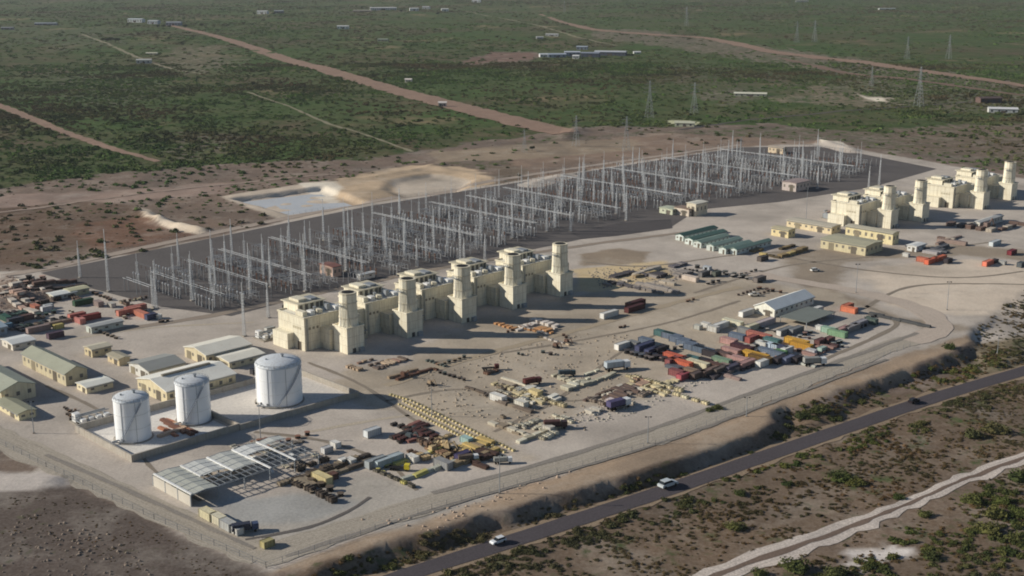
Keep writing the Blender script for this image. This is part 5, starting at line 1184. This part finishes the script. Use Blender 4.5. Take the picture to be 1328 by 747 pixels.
for i,(px,py,h) in enumerate(((134,56,11),(139,57,13),(144,57,13),(150,57,12),(154,56,10),(205,37,12),(212,37,12),(220,38,12),(240,37,11),(330,20,11),(355,20,11),(1020,42+10,12),(1258,130,12),(1318,50,10),(690,196,6),(900,143,7),(676,10,12),(520,18,12),(568,20,12),(590,14,12),(262,36,12),(166,34,10))):
    TT=tree(px,py,h,'dark '+['tree in the clump','tree','tree'][0 if i<5 else 1 if i%2 else 2]+(' at the upper left track, number %s from the left'%['one','two','three','four','five'][i] if i<5 else ' standing '+('behind the white buildings of the upper left' if px<300 else 'beside the top row of farm buildings' if 300<px<680 else 'in the distant scrub on the right')))
    if i>=5: TT['group']='distant dark trees '+('upper left' if px<300 else 'top row' if px<680 else 'right')
# boulders / rubble
def rock(x,y,s,lab,grp,mat):
    r=random; m=MB(); n=6; vs=[(math.cos(2*math.pi*i/n)*r.uniform(.7,1.1)*(1 if j==0 else .8 if j==1 else .35),math.sin(2*math.pi*i/n)*r.uniform(.7,1.1)*(1 if j==0 else .8 if j==1 else .35),(-.15,.45,.8)[j]+r.uniform(-.1,.1)) for j in range(3) for i in range(n)]
    fs=[(j*n+i,j*n+(i+1)%n,(j+1)*n+(i+1)%n,(j+1)*n+i) for j in range(2) for i in range(n)]+[tuple(range(2*n,3*n))]
    return m.add([(a*s,b*s,c*s) for a,b,c in vs],fs)
for nm,poly,n,cc,lab in (('rubble',[(0,366),(56,366),(62,398),(0,402)],500,(170,146,130),'pinkish rubble heaps at the left edge'),('rubble',[(20,660),(180,700),(200,747),(0,747)],160,(150,134,120),'pale stones on the brown field'),('rubble',[(660,560),(760,530),(860,505),(960,480),(800,545)],200,(190,182,168),'loose stone beside the inner road'),('rubble',[(540,480),(760,430),(860,440),(760,560),(560,540)],520,(176,160,140),'scattered stones over the works ground'),('rubble',[(760,350),(850,345),(905,352),(860,372),(780,374)],420,(130,124,124),'grey rubble line north of the yard'),('rubble',[(440,672),(560,664),(760,604),(740,620),(560,690)],70,(196,172,150),'pale stones on the embankment top')):
    m=MB()
    for i in range(n):
        px,py=inpoly(poly); x,y=G(px,py); s=random.uniform(.15,.75); q=rock(0,0,s,'','',None); z=hz(x,y) if 'brown' in lab or 'edge' in lab or 'embank' in lab else 0.
        m.add([(a+x,b+y,c+z) for a,b,c in q.v],q.f)
    tag(m.obj(nm,paint(cc,.9,.3,streak=False)),lab,kind='stuff')

# ------------------------------------------------------------------ camera, light, world
cam=bpy.data.cameras.new('camera'); co=bpy.data.objects.new('camera',cam); COL.objects.link(co)
cam.sensor_width=36; cam.lens=36*F/1328; cam.clip_end=40000; cam.clip_start=1
co.location=(0,0,CAMH); co.rotation_euler=(math.pi/2-TH,0,0); sc.camera=co
EL=math.radians(23.5); SD=(1,-.035)   # light travels this way
sun=bpy.data.lights.new('sun','SUN'); sun.energy=5; sun.angle=math.radians(.5); sun.color=(1,.945,.835)
so=bpy.data.objects.new('sun',sun); COL.objects.link(so)
from mathutils import Vector
d=Vector((SD[0]*math.cos(EL),SD[1]*math.cos(EL),-math.sin(EL))); so.rotation_euler=d.to_track_quat('-Z','Y').to_euler()
w=bpy.data.worlds.new('World'); sc.world=w; w.use_nodes=True; t=w.node_tree; bg=t.nodes['Background']
sky=t.nodes.new('ShaderNodeTexSky'); sky.sky_type='NISHITA'; sky.sun_disc=False; sky.air_density=1.0; sky.dust_density=.2; sky.ozone_density=3; sky.sun_elevation=EL
sky.sun_rotation=math.atan2(-SD[0],-SD[1]); t.links.new(sky.outputs[0],bg.inputs[0]); bg.inputs[1].default_value=.062
sc.view_settings.view_transform='Standard'; sc.view_settings.look='None'; sc.view_settings.exposure=0; sc.view_settings.gamma=1
sc.cycles.max_bounces=4; sc.cycles.volume_bounces=0; sc.cycles.diffuse_bounces=2
sc.cycles.filter_width=1.9
